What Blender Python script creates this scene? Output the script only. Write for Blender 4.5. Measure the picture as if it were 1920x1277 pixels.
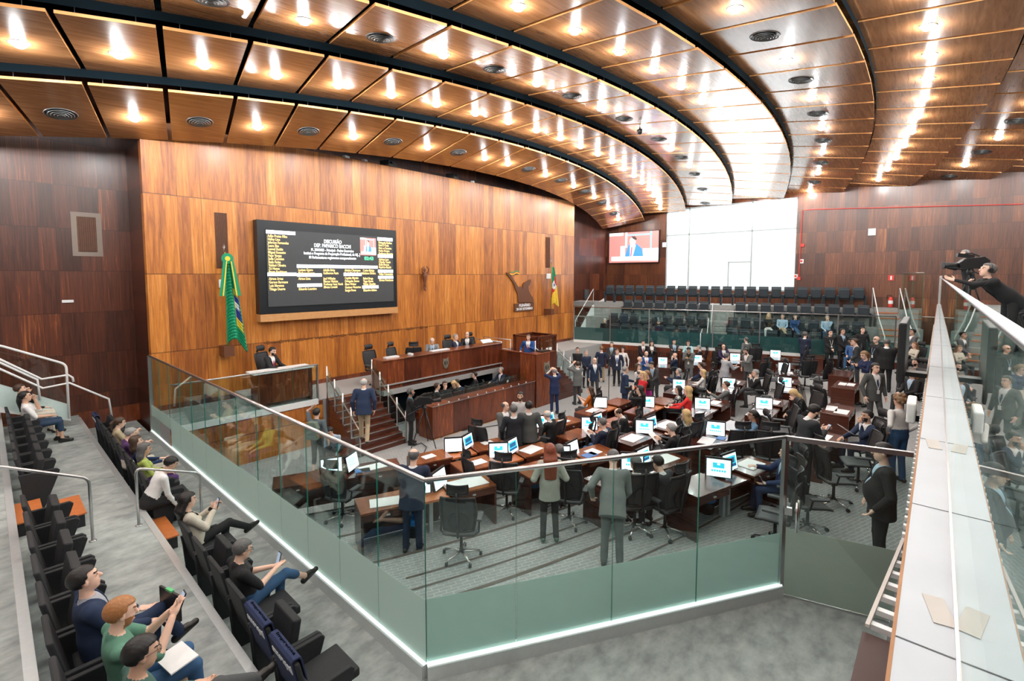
import bpy, math, random
import numpy as np
from mathutils import Vector, Matrix
random.seed(7); rng = np.random.default_rng(7)
for o in list(bpy.data.objects): bpy.data.objects.remove(o)
SC = bpy.context.scene; COL = SC.collection
PI = math.pi; R = math.radians

# ---------------------------------------------------------------- camera
# world: z = 0 near floor, +Y towards the front wall, +X along it; camera above the origin
F = 900.0; PITCH = R(4.0); CAMZ = 4.35; AZ = R(42.2)
PYC = 516 + F*math.tan(PITCH)
cd = bpy.data.cameras.new('camera'); cam = bpy.data.objects.new('camera', cd); COL.objects.link(cam)
cam.location = (0, 0, CAMZ); cam.rotation_euler = (PI/2-PITCH, 0, AZ-PI/2)
cd.sensor_width = 36; cd.lens = F/1920*36; cd.shift_y = -(638.5-PYC)/1920*1.0
cd.clip_start = 0.02; cd.clip_end = 200
SC.camera = cam
# ---------------------------------------------------------------- world, exposure
w = bpy.data.worlds.new('world'); SC.world = w; w.use_nodes = True
w.node_tree.nodes['Background'].inputs[0].default_value = (.85, .93, 1, 1)
w.node_tree.nodes['Background'].inputs[1].default_value = .6
SC.view_settings.view_transform = 'Standard'; SC.view_settings.look = 'None'
SC.view_settings.exposure = 0.14; SC.view_settings.gamma = 1; SC.view_settings.use_curve_mapping = False
LAMP_W = 55          # each downlight of the ceiling
# daylight coming through the blinds of the big far window
ld = bpy.data.lights.new('daylight', 'AREA'); ld.shape = 'RECTANGLE'; ld.size = 7.0; ld.size_y = 4.4; ld.energy = 170; ld.color = (.9, .96, 1)
lo = bpy.data.objects.new('window_daylight', ld); COL.objects.link(lo); lo.location = (29.6, 9.9, 5.9); lo.rotation_euler = (0, R(90), 0)

fwv = np.array([math.cos(AZ), math.sin(AZ), 0]); rtv = np.array([math.sin(AZ), -math.cos(AZ), 0]); upv = np.array([0, 0, 1.])
f3 = fwv*math.cos(PITCH)-upv*math.sin(PITCH); u3 = upv*math.cos(PITCH)+fwv*math.sin(PITCH)
def ray(x, y): return f3+rtv*(x-960)/F+u3*(PYC-y)/F
def atz(x, y, z):
    v = ray(x, y); t = (z-CAMZ)/v[2]; return v[0]*t, v[1]*t
def atY(x, y, Y):
    v = ray(x, y); t = Y/v[1]; return v[0]*t, v[2]*t+CAMZ
def atX(x, y, X):
    v = ray(x, y); t = X/v[0]; return v[1]*t, v[2]*t+CAMZ
# floor of the chamber: shallow tiers, arcs about a point beyond the stage
TC = (13.8, 30.0); TR = [21.5, 22.8, 24.2, 25.5, 27.0]
def fz(x, y):
    rho = math.hypot(x-TC[0], y-TC[1]); z = -.75
    for t in TR:
        if rho > t: z += .15
    z += .32*min(1, max(0, (rho-27.9)/1.6))*min(1, max(0, (x-9.5)/3))
    return z
def onfloor(px, py, h):
    z = 0
    for i in range(30):
        x, y = atz(px, py, z+h); z2 = fz(x, y)
        if abs(z2-z) < 1e-6: break
        z = z2 if i < 15 else (z+z2)/2
    return x, y, fz(x, y)

# ---------------------------------------------------------------- materials
def newmat(name):
    m = bpy.data.materials.new(name); m.use_nodes = True; nt = m.node_tree
    return m, nt, nt.nodes['Principled BSDF']
MC = {}
def mat(name, col, rough=.5, metal=0, emit=0, coat=0, alpha=1, noise=0, nscale=8, spec=.5):
    if name in MC: return MC[name]
    m, nt, b = newmat(name)
    b.inputs['Base Color'].default_value = (*col, 1); b.inputs['Roughness'].default_value = rough
    b.inputs['Metallic'].default_value = metal; b.inputs['Specular IOR Level'].default_value = spec
    if coat: b.inputs['Coat Weight'].default_value = coat; b.inputs['Coat Roughness'].default_value = .08
    if emit: b.inputs['Emission Color'].default_value = (*col, 1); b.inputs['Emission Strength'].default_value = emit
    n = nt.nodes.new('ShaderNodeTexNoise'); n.inputs['Scale'].default_value = nscale; n.inputs['Detail'].default_value = 3
    tc = nt.nodes.new('ShaderNodeTexCoord'); nt.links.new(tc.outputs['Object'], n.inputs['Vector'])
    mr = nt.nodes.new('ShaderNodeMapRange'); nt.links.new(n.outputs['Fac'], mr.inputs['Value'])
    k = noise or .06
    mr.inputs['To Min'].default_value = 1-k; mr.inputs['To Max'].default_value = 1+k
    mx = nt.nodes.new('ShaderNodeVectorMath'); mx.operation = 'SCALE'; mx.inputs[0].default_value = col
    nt.links.new(mr.outputs[0], mx.inputs['Scale']); nt.links.new(mx.outputs[0], b.inputs['Base Color'])
    MC[name] = m; return m
def N(nt, t, **kw):
    n = nt.nodes.new(t)
    for k, v in kw.items():
        if k.startswith('i_'): n.inputs[int(k[2:])].default_value = v
        else: setattr(n, k, v)
    return n
def math_(nt, op, a, b=None, c=None):
    n = nt.nodes.new('ShaderNodeMath'); n.operation = op
    for i, v in enumerate((a, b, c)):
        if v is None: continue
        if isinstance(v, (int, float)): n.inputs[i].default_value = v
        else: nt.links.new(v, n.inputs[i])
    return n.outputs[0]
def ramp(nt, fac, stops):
    r = nt.nodes.new('ShaderNodeValToRGB'); e = r.color_ramp.elements
    while len(e) < len(stops): e.new(.5)
    for el, (p, c) in zip(e, stops): el.position = p; el.color = (*c, 1)
    nt.links.new(fac, r.inputs[0]); return r.outputs[0]
def wood(name, stops, plank=.36, row=0, off=0, axis='X', rough=.28, gs=(16, 1.0), coat=.0, seam=.35, zoff=0., rowseam=True, streak=0, bump=0):
    """veneer boards: u along the wall, v up; board-to-board tone, grain, dark joints"""
    m, nt, b = newmat(name)
    tc = N(nt, 'ShaderNodeTexCoord'); sp = N(nt, 'ShaderNodeSeparateXYZ'); nt.links.new(tc.outputs['Object'], sp.inputs[0])
    u = sp.outputs[axis]; v = sp.outputs['Z'] if axis != 'Z' else sp.outputs['X']
    vv = math_(nt, 'ADD', v, zoff)
    rw = math_(nt, 'FLOOR', math_(nt, 'DIVIDE', vv, row)) if row else 0.0
    uu = math_(nt, 'DIVIDE', u, plank)
    # uneven board widths: wobble u by a stepped noise
    nw = N(nt, 'ShaderNodeTexNoise', noise_dimensions='1D'); nw.inputs['Scale'].default_value = 1.3
    nt.links.new(uu, nw.inputs['W']); uw = math_(nt, 'ADD', uu, math_(nt, 'MULTIPLY', nw.outputs['Fac'], 1.1))
    pid = math_(nt, 'FLOOR', uw)
    wn = N(nt, 'ShaderNodeTexWhiteNoise', noise_dimensions='2D'); cb = N(nt, 'ShaderNodeCombineXYZ')
    nt.links.new(pid, cb.inputs[0])
    if row: nt.links.new(rw, cb.inputs[1])
    nt.links.new(cb.outputs[0], wn.inputs['Vector'])
    g = N(nt, 'ShaderNodeTexNoise'); g.inputs['Detail'].default_value = 6; g.inputs['Roughness'].default_value = .62; g.inputs['Scale'].default_value = 1; g.inputs['Distortion'].default_value = .6
    c2 = N(nt, 'ShaderNodeCombineXYZ')
    nt.links.new(math_(nt, 'MULTIPLY', u, gs[0]), c2.inputs[0]); nt.links.new(math_(nt, 'MULTIPLY', v, gs[1]), c2.inputs[1]); nt.links.new(math_(nt, 'MULTIPLY', wn.outputs['Value'], 37.), c2.inputs[2])
    nt.links.new(c2.outputs[0], g.inputs['Vector'])
    fac = math_(nt, 'ADD', math_(nt, 'MULTIPLY', wn.outputs['Value'], .42), math_(nt, 'MULTIPLY', math_(nt, 'SUBTRACT', g.outputs['Fac'], .5), 1.3))
    fac = math_(nt, 'ADD', fac, .28)
    col = ramp(nt, fac, stops)
    fr = math_(nt, 'FRACT', uw); s1 = math_(nt, 'LESS_THAN', fr, .018)
    sm = s1
    if row and rowseam:
        s2 = math_(nt, 'LESS_THAN', math_(nt, 'FRACT', math_(nt, 'DIVIDE', vv, row)), .012)
        sm = math_(nt, 'MAXIMUM', s1, s2)
    if streak:      # old water stain that runs along one joint
        ns = N(nt, 'ShaderNodeTexNoise', noise_dimensions='1D'); ns.inputs['Scale'].default_value = 2.2; ns.inputs['Detail'].default_value = 5; nt.links.new(u, ns.inputs['W'])
        dd = math_(nt, 'ABSOLUTE', math_(nt, 'SUBTRACT', v, streak))
        ns.inputs['Scale'].default_value = 3.0; ns.inputs['Detail'].default_value = 9; ns.inputs['Roughness'].default_value = .7
        s3 = math_(nt, 'LESS_THAN', dd, math_(nt, 'ADD', math_(nt, 'MULTIPLY', math_(nt, 'SUBTRACT', ns.outputs['Fac'], .44), .22), .02))
        s3 = math_(nt, 'MULTIPLY', s3, math_(nt, 'MULTIPLY', math_(nt, 'GREATER_THAN', u, 5.9), math_(nt, 'LESS_THAN', u, 12.4)))
        sm = math_(nt, 'MAXIMUM', sm, s3)
    mx = N(nt, 'ShaderNodeMix', data_type='RGBA'); nt.links.new(math_(nt, 'MULTIPLY', sm, 1-seam), mx.inputs['Factor'])
    nt.links.new(col, mx.inputs['A']); mx.inputs['B'].default_value = (*[c*.25 for c in stops[0][1]], 1)
    nt.links.new(mx.outputs['Result'], b.inputs['Base Color']); b.inputs['Roughness'].default_value = rough
    if coat: b.inputs['Coat Weight'].default_value = coat; b.inputs['Coat Roughness'].default_value = .3 if row else .1
    MC[name] = m; return m
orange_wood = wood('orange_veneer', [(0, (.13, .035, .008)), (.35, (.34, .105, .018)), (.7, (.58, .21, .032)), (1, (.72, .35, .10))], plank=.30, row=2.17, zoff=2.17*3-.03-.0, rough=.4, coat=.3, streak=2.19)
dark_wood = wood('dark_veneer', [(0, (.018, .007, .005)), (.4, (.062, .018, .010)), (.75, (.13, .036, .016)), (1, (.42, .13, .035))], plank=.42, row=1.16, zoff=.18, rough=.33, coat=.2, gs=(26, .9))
far_wood = wood('far_veneer', [(0, (.022, .009, .006)), (.4, (.085, .028, .014)), (.75, (.18, .06, .025)), (1, (.5, .2, .06))], plank=.42, row=1.12, zoff=.1, axis='Y', rough=.35, coat=.2, gs=(26, .9))
desk_wood = wood('mahogany', [(0, (.016, .005, .004)), (.4, (.045, .012, .008)), (.75, (.10, .026, .013)), (1, (.18, .05, .02))], plank=1.7, rough=.25, coat=.3, gs=(3, 30), seam=1)
desk_top_wood = wood('reddish_desk_top', [(0, (.07, .02, .009)), (.4, (.16, .045, .018)), (.75, (.27, .085, .03)), (1, (.40, .15, .055))], plank=1.7, rough=.22, coat=.3, gs=(3, 3), seam=1)
stage_wood = wood('stage_mahogany', [(0, (.035, .009, .005)), (.4, (.11, .026, .011)), (.75, (.22, .055, .018)), (1, (.46, .14, .04))], plank=.6, rough=.28, coat=.3, gs=(12, 1.6))
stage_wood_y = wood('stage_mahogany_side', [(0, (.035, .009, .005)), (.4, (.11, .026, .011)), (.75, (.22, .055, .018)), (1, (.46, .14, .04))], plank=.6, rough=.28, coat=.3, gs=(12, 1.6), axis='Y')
step_wood = mat('orange_wood_step', (.5, .15, .04), .4, noise=.25, nscale=14)
panel_wood = wood('ceiling_veneer', [(0, (.09, .034, .013)), (.4, (.18, .074, .028)), (.75, (.27, .125, .052)), (1, (.34, .17, .08))], plank=40, rough=.22, coat=.4, gs=(2.0, .2), seam=1, axis='X')
def ceil_grain():
    nt = panel_wood.node_tree
    g = [n for n in nt.nodes if n.type == 'TEX_NOISE' and n.noise_dimensions == '3D'][0]
    tc = [n for n in nt.nodes if n.type == 'TEX_COORD'][0]
    mp = N(nt, 'ShaderNodeMapping'); mp.inputs['Rotation'].default_value = (0, 0, R(8)); mp.inputs['Scale'].default_value = (1.2, 14, 1)
    nt.links.new(tc.outputs['Object'], mp.inputs['Vector']); nt.links.new(mp.outputs[0], g.inputs['Vector'])
ceil_grain()
edge_wood = mat('pale_panel_edge', (.75, .36, .13), .4, noise=.15)
black = mat('black_void', (.004, .008, .011), 1, spec=.05)
def floor_mat(name, c1, c2, sc, rough, dash=False):
    m, nt, b = newmat(name); tc = N(nt, 'ShaderNodeTexCoord')
    n = N(nt, 'ShaderNodeTexNoise'); n.inputs['Scale'].default_value = sc; n.inputs['Detail'].default_value = 6; n.inputs['Roughness'].default_value = .6
    mp = N(nt, 'ShaderNodeMapping'); mp.inputs['Scale'].default_value = (1, 1.5, 1) if not dash else (1, 1, 1)
    nt.links.new(tc.outputs['Object'], mp.inputs[0]); nt.links.new(mp.outputs[0], n.inputs['Vector'])
    col = ramp(nt, n.outputs['Fac'], [(.32, c1), (.68, c2)])
    if dash:        # woven dashes in two directions, as the carpet shows
        br = N(nt, 'ShaderNodeTexBrick'); br.inputs['Scale'].default_value = 4.2; br.inputs['Mortar Size'].default_value = .035
        br.inputs['Brick Width'].default_value = .75; br.inputs['Row Height'].default_value = .28; br.offset = .5
        br.inputs['Color1'].default_value = (0, 0, 0, 1); br.inputs['Color2'].default_value = (.15, .15, .15, 1); br.inputs['Mortar'].default_value = (1, 1, 1, 1)
        m2 = N(nt, 'ShaderNodeMapping'); m2.inputs['Rotation'].default_value = (0, 0, R(24)); nt.links.new(tc.outputs['Object'], m2.inputs[0]); nt.links.new(m2.outputs[0], br.inputs['Vector'])
        n3 = N(nt, 'ShaderNodeTexNoise'); n3.inputs['Scale'].default_value = 9; nt.links.new(tc.outputs['Object'], n3.inputs['Vector'])
        f = math_(nt, 'MULTIPLY', br.outputs['Color'], math_(nt, 'MULTIPLY', n3.outputs['Fac'], .5))
        mx = N(nt, 'ShaderNodeMix', data_type='RGBA'); nt.links.new(f, mx.inputs['Factor']); nt.links.new(col, mx.inputs['A']); mx.inputs['B'].default_value = (.8, .8, .77, 1); col = mx.outputs['Result']
    nt.links.new(col, b.inputs['Base Color']); b.inputs['Roughness'].default_value = rough
    MC[name] = m; return m
carpet = floor_mat('grey_carpet', (.22, .23, .235), (.36, .37, .375), 60, .95, True)
vinyl = floor_mat('mottled_grey_floor', (.22, .25, .25), (.44, .49, .48), 3.4, .6)
grey_carpet = floor_mat('stage_carpet', (.3, .3, .3), (.4, .4, .4), 40, .95)
steel = mat('brushed_steel', (.62, .62, .63), .28, 1, noise=.1)
alu = mat('aluminium', (.66, .69, .7), .4, .6, noise=.08, nscale=20)
chrome = mat('chrome', (.8, .8, .82), .12, 1)
white_metal = mat('white_metal', (.8, .82, .82), .4)
coping_m = mat('brushed_coping', (.42, .44, .48), .42, .3, noise=.16, nscale=2.2)
blackp = mat('black_plastic', (.012, .013, .015), .4)
mesh_m = mat('black_mesh', (.02, .021, .024), .6)
grey_mesh = mat('grey_mesh', (.06, .065, .07), .6)
seat_m = mat('black_upholstery', (.014, .016, .019), .75, noise=.3, nscale=30)
trib_m = mat('dark_slate_upholstery', (.03, .042, .052), .7, noise=.2, nscale=20)
paper = mat('white_paper', (.85, .86, .87), .8, noise=.02)
concrete = mat('concrete', (.3, .31, .3), .8, noise=.2)
def glass(name, tint, refl=.045, haze=0.0):
    m, nt, b = newmat(name); nt.nodes.remove(b); out = [n for n in nt.nodes if n.type == 'OUTPUT_MATERIAL'][0]
    ge = N(nt, 'ShaderNodeNewGeometry'); dt = N(nt, 'ShaderNodeVectorMath', operation='DOT_PRODUCT')
    nt.links.new(ge.outputs['Incoming'], dt.inputs[0]); nt.links.new(ge.outputs['Normal'], dt.inputs[1])
    c = math_(nt, 'ABSOLUTE', dt.outputs['Value']); s = math_(nt, 'POWER', math_(nt, 'SUBTRACT', 1.0, c), 5.0)
    f = math_(nt, 'ADD', math_(nt, 'MULTIPLY', s, 1-refl), refl)
    t = N(nt, 'ShaderNodeBsdfTransparent'); t.inputs[0].default_value = (*tint, 1)
    g = N(nt, 'ShaderNodeBsdfGlossy'); g.inputs['Roughness'].default_value = .01; g.inputs[0].default_value = (.95, 1, .98, 1)
    mx = N(nt, 'ShaderNodeMixShader'); nt.links.new(f, mx.inputs[0]); nt.links.new(t.outputs[0], mx.inputs[1]); nt.links.new(g.outputs[0], mx.inputs[2])
    nt.links.new(mx.outputs[0], out.inputs[0]); MC[name] = m; return m
glass_m = glass('clear_glass', (.86, .95, .94), .06)
glass_edge = mat('green_glass_edge', (.02, .22, .17), .15)
def frost(name, c1, c2, thru=.1):
    m, nt, b = newmat(name); out = [n for n in nt.nodes if n.type == 'OUTPUT_MATERIAL'][0]
    b.inputs['Base Color'].default_value = (*c1, 1); b.inputs['Roughness'].default_value = .35
    t = N(nt, 'ShaderNodeBsdfTranslucent'); t.inputs[0].default_value = (*c2, 1)
    tr = N(nt, 'ShaderNodeBsdfTransparent'); tr.inputs[0].default_value = (*c2, 1)
    m1 = N(nt, 'ShaderNodeMixShader'); m1.inputs[0].default_value = .45; nt.links.new(b.outputs[0], m1.inputs[1]); nt.links.new(t.outputs[0], m1.inputs[2])
    m2 = N(nt, 'ShaderNodeMixShader'); m2.inputs[0].default_value = thru; nt.links.new(m1.outputs[0], m2.inputs[1]); nt.links.new(tr.outputs[0], m2.inputs[2])
    nt.links.new(m2.outputs[0], out.inputs[0]); MC[name] = m; return m
frost_m = frost('frosted_glass', (.58, .68, .65), (.8, .9, .87)); frost_dark = frost('teal_frosted_glass', (.07, .16, .17), (.3, .5, .5), .3); frost_bronze = frost('bronze_frosted_glass', (.5, .5, .46), (.75, .75, .7), .15)

# ---------------------------------------------------------------- mesh building
class MB:
    def __init__(s): s.v = []; s.f = []; s.m = []; s.mats = []
    def mi(s, m):
        if m not in s.mats: s.mats.append(m)
        return s.mats.index(m)
    def add(s, vs, fs, m):
        o = len(s.v); s.v += [tuple(map(float, v)) for v in vs]; s.f += [[i+o for i in f] for f in fs]; s.m += [s.mi(m)]*len(fs); return s
    def box(s, c, d, m, rz=0, rx=0):
        c = Vector(c); Mx = Matrix.Rotation(rz, 3, 'Z') @ Matrix.Rotation(rx, 3, 'X')
        vs = [c+Mx @ Vector((sx*d[0]/2, sy*d[1]/2, sz*d[2]/2)) for sz in (-1, 1) for sy in (-1, 1) for sx in (-1, 1)]
        return s.add(vs, [(0, 2, 3, 1), (4, 5, 7, 6), (0, 1, 5, 4), (2, 6, 7, 3), (0, 4, 6, 2), (1, 3, 7, 5)], m)
    def bb(s, a, b, m):
        return s.box([(a[i]+b[i])/2 for i in range(3)], [abs(b[i]-a[i]) for i in range(3)], m)
    def tube(s, pts, r, m, n=8, closed=False):
        pts = [Vector(p) for p in pts]; L = len(pts); rs = r if isinstance(r, (list, tuple)) else [r]*L
        vs = []; up = None
        for i, p in enumerate(pts):
            a = pts[(i-1) % L] if (closed or i > 0) else p; b = pts[(i+1) % L] if (closed or i < L-1) else p
            d = (b-a).normalized()
            if up is None: up = Vector((0, 0, 1)) if abs(d.z) < .9 else Vector((1, 0, 0))
            x = d.cross(up); x.normalize(); up = x.cross(d).normalized()
            for k in range(n):
                t = 2*PI*k/n; vs.append(p+(x*math.cos(t)+up*math.sin(t))*rs[i])
        fs = []
        for i in range(L if closed else L-1):
            j = (i+1) % L
            for k in range(n): fs.append((i*n+k, i*n+(k+1) % n, j*n+(k+1) % n, j*n+k))
        if not closed: fs += [tuple(range(n))[::-1], tuple((L-1)*n+k for k in range(n))]
        return s.add(vs, fs, m)
    def lathe(s, prof, m, c=(0, 0, 0), n=20, axis='Z'):
        vs = []
        for r, z in prof:
            for k in range(n):
                t = 2*PI*k/n; p = (r*math.cos(t), r*math.sin(t), z)
                if axis == 'Y': p = (p[0], p[2], p[1])
                if axis == 'X': p = (p[2], p[0], p[1])
                vs.append((p[0]+c[0], p[1]+c[1], p[2]+c[2]))
        fs = [(i*n+k, i*n+(k+1) % n, (i+1)*n+(k+1) % n, (i+1)*n+k) for i in range(len(prof)-1) for k in range(n)]
        fs += [tuple(range(n))[::-1], tuple((len(prof)-1)*n+k for k in range(n))]
        return s.add(vs, fs, m)
    def prism(s, out, m, T):
        """outline (list of 2D) extruded; T(u, v, w) -> 3D with w in 0..1"""
        n = len(out); vs = [T(a, b, 0) for a, b in out]+[T(a, b, 1) for a, b in out]
        return s.add(vs, [tuple(range(n))[::-1], tuple(range(n, 2*n))]+[(i, (i+1) % n, n+(i+1) % n, n+i) for i in range(n)], m)
    def build(s, name, parent=None, loc=(0, 0, 0), rz=0, smooth=False, bevel=0, seg=2):
        me = bpy.data.meshes.new(name); me.from_pydata(s.v, [], s.f)
        for m in s.mats: me.materials.append(m)
        me.polygons.foreach_set('material_index', s.m)
        if smooth: me.polygons.foreach_set('use_smooth', [True]*len(s.f))
        me.update(); o = bpy.data.objects.new(name, me); COL.objects.link(o); o.location = loc; o.rotation_euler = (0, 0, rz)
        if parent: o.parent = parent
        if bevel:
            b = o.modifiers.new('bevel', 'BEVEL'); b.width = bevel; b.segments = seg; b.limit_method = 'ANGLE'
        return o
KIDS = {}
def tag(o, label=None, cat=None, group=None, kind=None):
    if label: o['label'] = label
    if cat: o['category'] = cat
    if group: o['group'] = group
    if kind: o['kind'] = kind
    return o
def empty(name, loc, rz=0):
    o = bpy.data.objects.new(name, None); COL.objects.link(o); o.location = loc; o.rotation_euler = (0, 0, rz); o.empty_display_size = .1; return o
def struct(o): o['kind'] = 'structure'; return o
def copy_tree(o, kids, loc, rz, label=None, group=None):
    c = o.copy(); COL.objects.link(c); c.location = loc; c.rotation_euler = (0, 0, rz)
    if label: c['label'] = label
    if group: c['group'] = group
    def rec(src, dst):
        for ch in kids.get(src.name, []):
            d = ch.copy(); COL.objects.link(d); d.parent = dst; rec(ch, d)
    rec(o, c); return c
def kidmap(root):
    k = {}
    def rec(o):
        k[o.name] = list(o.children)
        for c in o.children: rec(c)
    rec(root); return k
class Proto:
    """first placement moves the original, later ones are copies of the thing and all its parts"""
    def __init__(s, root): bpy.context.view_layer.update(); s.r = root; s.k = kidmap(root); s.used = False
    def put(s, loc, rz, label, group=None):
        if not s.used:
            s.used = True; s.r.location = loc; s.r.rotation_euler = (0, 0, rz); s.r['label'] = label
            if group: s.r['group'] = group
            return s.r
        return copy_tree(s.r, s.k, loc, rz, label, group)
def textmesh(txt, size, m, align='LEFT', bold=0.0, ext=.003):
    c = bpy.data.curves.new('t', 'FONT'); c.body = txt; c.size = size; c.align_x = align; c.extrude = ext; c.offset = bold
    c.resolution_u = 3
    o = bpy.data.objects.new('t', c); COL.objects.link(o); bpy.context.view_layer.update()
    me = bpy.data.meshes.new_from_object(o.evaluated_get(bpy.context.evaluated_depsgraph_get()))
    bpy.data.objects.remove(o); v = [tuple(x.co) for x in me.vertices]; f = [list(p.vertices) for p in me.polygons]
    bpy.data.meshes.remove(me); return v, f
ORD = ['first', 'second', 'third', 'fourth', 'fifth', 'sixth', 'seventh', 'eighth', 'ninth', 'tenth', 'eleventh', 'twelfth', 'thirteenth', 'fourteenth', 'fifteenth', 'sixteenth', 'seventeenth', 'eighteenth', 'nineteenth', 'twentieth', '21st', '22nd', '23rd', '24th', '25th', '26th', '27th', '28th', '29th', '30th']
# ================================================================= ROOM SHELL
WX0, WX1 = 3.0, 22.95          # orange front wall
WY, WB, FX = 16.0, 17.9, 29.8  # front wall, recessed dark wall, far wall
NY, LX = -9.5, -6.0            # wall behind the camera, wall of the left gallery
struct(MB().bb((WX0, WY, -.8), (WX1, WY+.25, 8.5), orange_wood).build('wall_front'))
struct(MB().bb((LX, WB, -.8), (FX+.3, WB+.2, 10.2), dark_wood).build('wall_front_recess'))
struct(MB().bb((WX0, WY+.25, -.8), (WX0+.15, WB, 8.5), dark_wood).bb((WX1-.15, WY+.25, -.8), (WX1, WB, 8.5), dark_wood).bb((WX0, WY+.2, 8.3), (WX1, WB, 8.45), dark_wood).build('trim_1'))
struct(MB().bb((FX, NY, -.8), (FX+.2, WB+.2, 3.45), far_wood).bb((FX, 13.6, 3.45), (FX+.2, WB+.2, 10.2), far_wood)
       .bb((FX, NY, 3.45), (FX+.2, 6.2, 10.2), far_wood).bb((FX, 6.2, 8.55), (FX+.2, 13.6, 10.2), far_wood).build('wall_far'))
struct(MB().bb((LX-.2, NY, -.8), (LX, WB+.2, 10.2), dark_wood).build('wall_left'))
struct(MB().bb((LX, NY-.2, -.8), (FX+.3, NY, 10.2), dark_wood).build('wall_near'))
struct(MB().bb((LX, WB-.04, 0), (WX0, WB, .5), stage_wood).build('baseboard_left'))
struct(MB().bb((LX-.2, NY-.2, 10.2), (FX+.2, WB+.2, 10.3), black).build('ceiling'))
# tiered chamber floor
def tier_floor():
    mb = MB(); rad = [10]+TR+[27.9, 28.4, 28.9, 29.5, 31.0, 34.0]
    A0, A1, n = R(-132), R(-56), 110
    P = lambda r, a, e: (TC[0]+r*math.cos(a), TC[1]+r*math.sin(a), fz(TC[0]+(r+e)*math.cos(a), TC[1]+(r+e)*math.sin(a)))
    for i in range(len(rad)-1):
        for j in range(n):
            a, b = A0+(A1-A0)*j/n, A0+(A1-A0)*(j+1)/n
            mb.add([P(rad[i], a, .001), P(rad[i+1], a, -.001), P(rad[i+1], b, -.001), P(rad[i], b, .001)], [(0, 1, 2, 3)], carpet)
            if rad[i+1] in TR:
                mb.add([P(rad[i+1], a, -.001), P(rad[i+1], b, -.001), P(rad[i+1], b, .001), P(rad[i+1], a, .001)], [(0, 3, 2, 1)], carpet)
    return struct(mb.build('floor'))
tier_floor()
brown = mat('brown_floor_strip', (.10, .075, .06), .7)
def arc_strip(r, w, a0, a1, n=60, m=brown):
    mb = MB()
    for j in range(n):
        a, b = R(a0)+R(a1-a0)*j/n, R(a0)+R(a1-a0)*(j+1)/n
        x, y = TC[0]+(r+w/2)*math.cos((a+b)/2), TC[1]+(r+w/2)*math.sin((a+b)/2); z = fz(x, y)+.006
        if x < 3.12 or (y-4.1)*4.05+(x-3.05)*2.5 < .15 or (x > 7 and y < .3): continue
        P = lambda rr, t: (TC[0]+rr*math.cos(t), TC[1]+rr*math.sin(t), z)
        mb.add([P(r, a), P(r+w, a), P(r+w, b), P(r, b)], [(0, 1, 2, 3)], m)
    return mb
for i, t in enumerate(TR): struct(arc_strip(t+.005, .06, -122, -62).build('trim_%d' % (i+2)))
struct(arc_strip(26.12, .045, -112, -96).build('trim_7')); struct(arc_strip(26.42, .04, -113, -98).build('trim_8')); struct(arc_strip(27.6, .04, -106, -96).build('trim_9'))
# gallery floor on this side of the glass
GC = (3.02, 3.98); GR = (7.08, 1.5); GF = (2.9, 15.75)
out = [(LX, NY), (7.6, NY), (7.6, .1), (7.45, .25), GR, (GC[0], GC[1]), GF, (GF[0], WB), (LX, WB)]
mb = MB(); mb.prism(out, vinyl, lambda u, v, t: (u, v, -.1+.105*t)); struct(mb.build('floor_gallery'))
struct(MB().bb((LX, WB-3, -.8), (FX, WB, -.75), grey_carpet).build('floor_back'))
# platforms of the left gallery (rise towards the left wall)
PX = [1.62, .14, -1.34, -2.82, -4.3]; PZ = [.45, .90, 1.35, 1.8, 2.25]
for i, (x, z) in enumerate(zip(PX, PZ)):
    x1 = PX[i+1] if i+1 < len(PX) else LX
    struct(MB().bb((x1, -3, 0), (x, WB-.05 if i == 0 else WB-.05, z), vinyl).build('floor_platform'))
    struct(MB().bb((x-.075, -3, z-.12), (x+.012, WB-.4, z+.006), alu).build('trim_%d' % (10+i)))

# ================================================================= CEILING
CC = (13.428, 55.783); TH0, DTH, TM = -1.8426, .0313565, 9.911
RN = [43.84+2.57*k for k in range(9)]; ZN = [9.09, 9.40, 9.39, 9.35, 9.30, 9.20, 9.1, 9.05, 9.0]; ZF = [8.64, 9.38, 9.70, 9.72, 9.67, 9.59, 9.5, 9.4, 9.4]
def cz(z, t):
    u = (t-TM)/10; return z-.8935*u*u-.1137*u**3
def cp(k, s, t, dz=0):
    """point of band k: s = 0 far edge, 1 near edge; t panel coordinate"""
    r = RN[k]-2.72*(1-s); th = TH0+DTH*t
    return (CC[0]+r*math.cos(th), CC[1]+r*math.sin(th), cz(ZF[k]+(ZN[k]-ZF[k])*s, t)+dz)
rown = ['frontmost', 'second', 'third', 'fourth', 'fifth', 'sixth', 'seventh', 'eighth', 'rearmost']
ceil_root = bpy.data.objects['ceiling']
TEND = [20.6, 20.2, 19.9, 19.7, 19.4, 19.2, 19, 18.8, 18.6]
bulb_m = mat('glowing_bulb', (1, .9, .75), emit=60)
vent_m = mat('grey_vent_metal', (.2, .21, .21), .4, .5)
def make_lamp():
    r = empty('ceiling_light', (0, 0, 0)); tag(r, 'x', 'ceiling light')
    MB().lathe([(.12, .004), (.155, 0), (.155, -.012), (.12, -.02), (.11, -.006)], white_metal, n=20).build('trim_ring', r, smooth=True)
    MB().lathe([(.02, .0), (.095, -.005), (.11, -.04), (.07, -.08), (.01, -.095)], bulb_m, n=14).build('bulb', r, smooth=True)
    l = bpy.data.lights.new('downlight', 'POINT'); l.energy = LAMP_W; l.color = (.97, .99, 1); l.shadow_soft_size = .06
    o = bpy.data.objects.new('lamp_glow', l); COL.objects.link(o); o.parent = r; o.location = (0, 0, -.15)
    return Proto(r)
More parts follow.
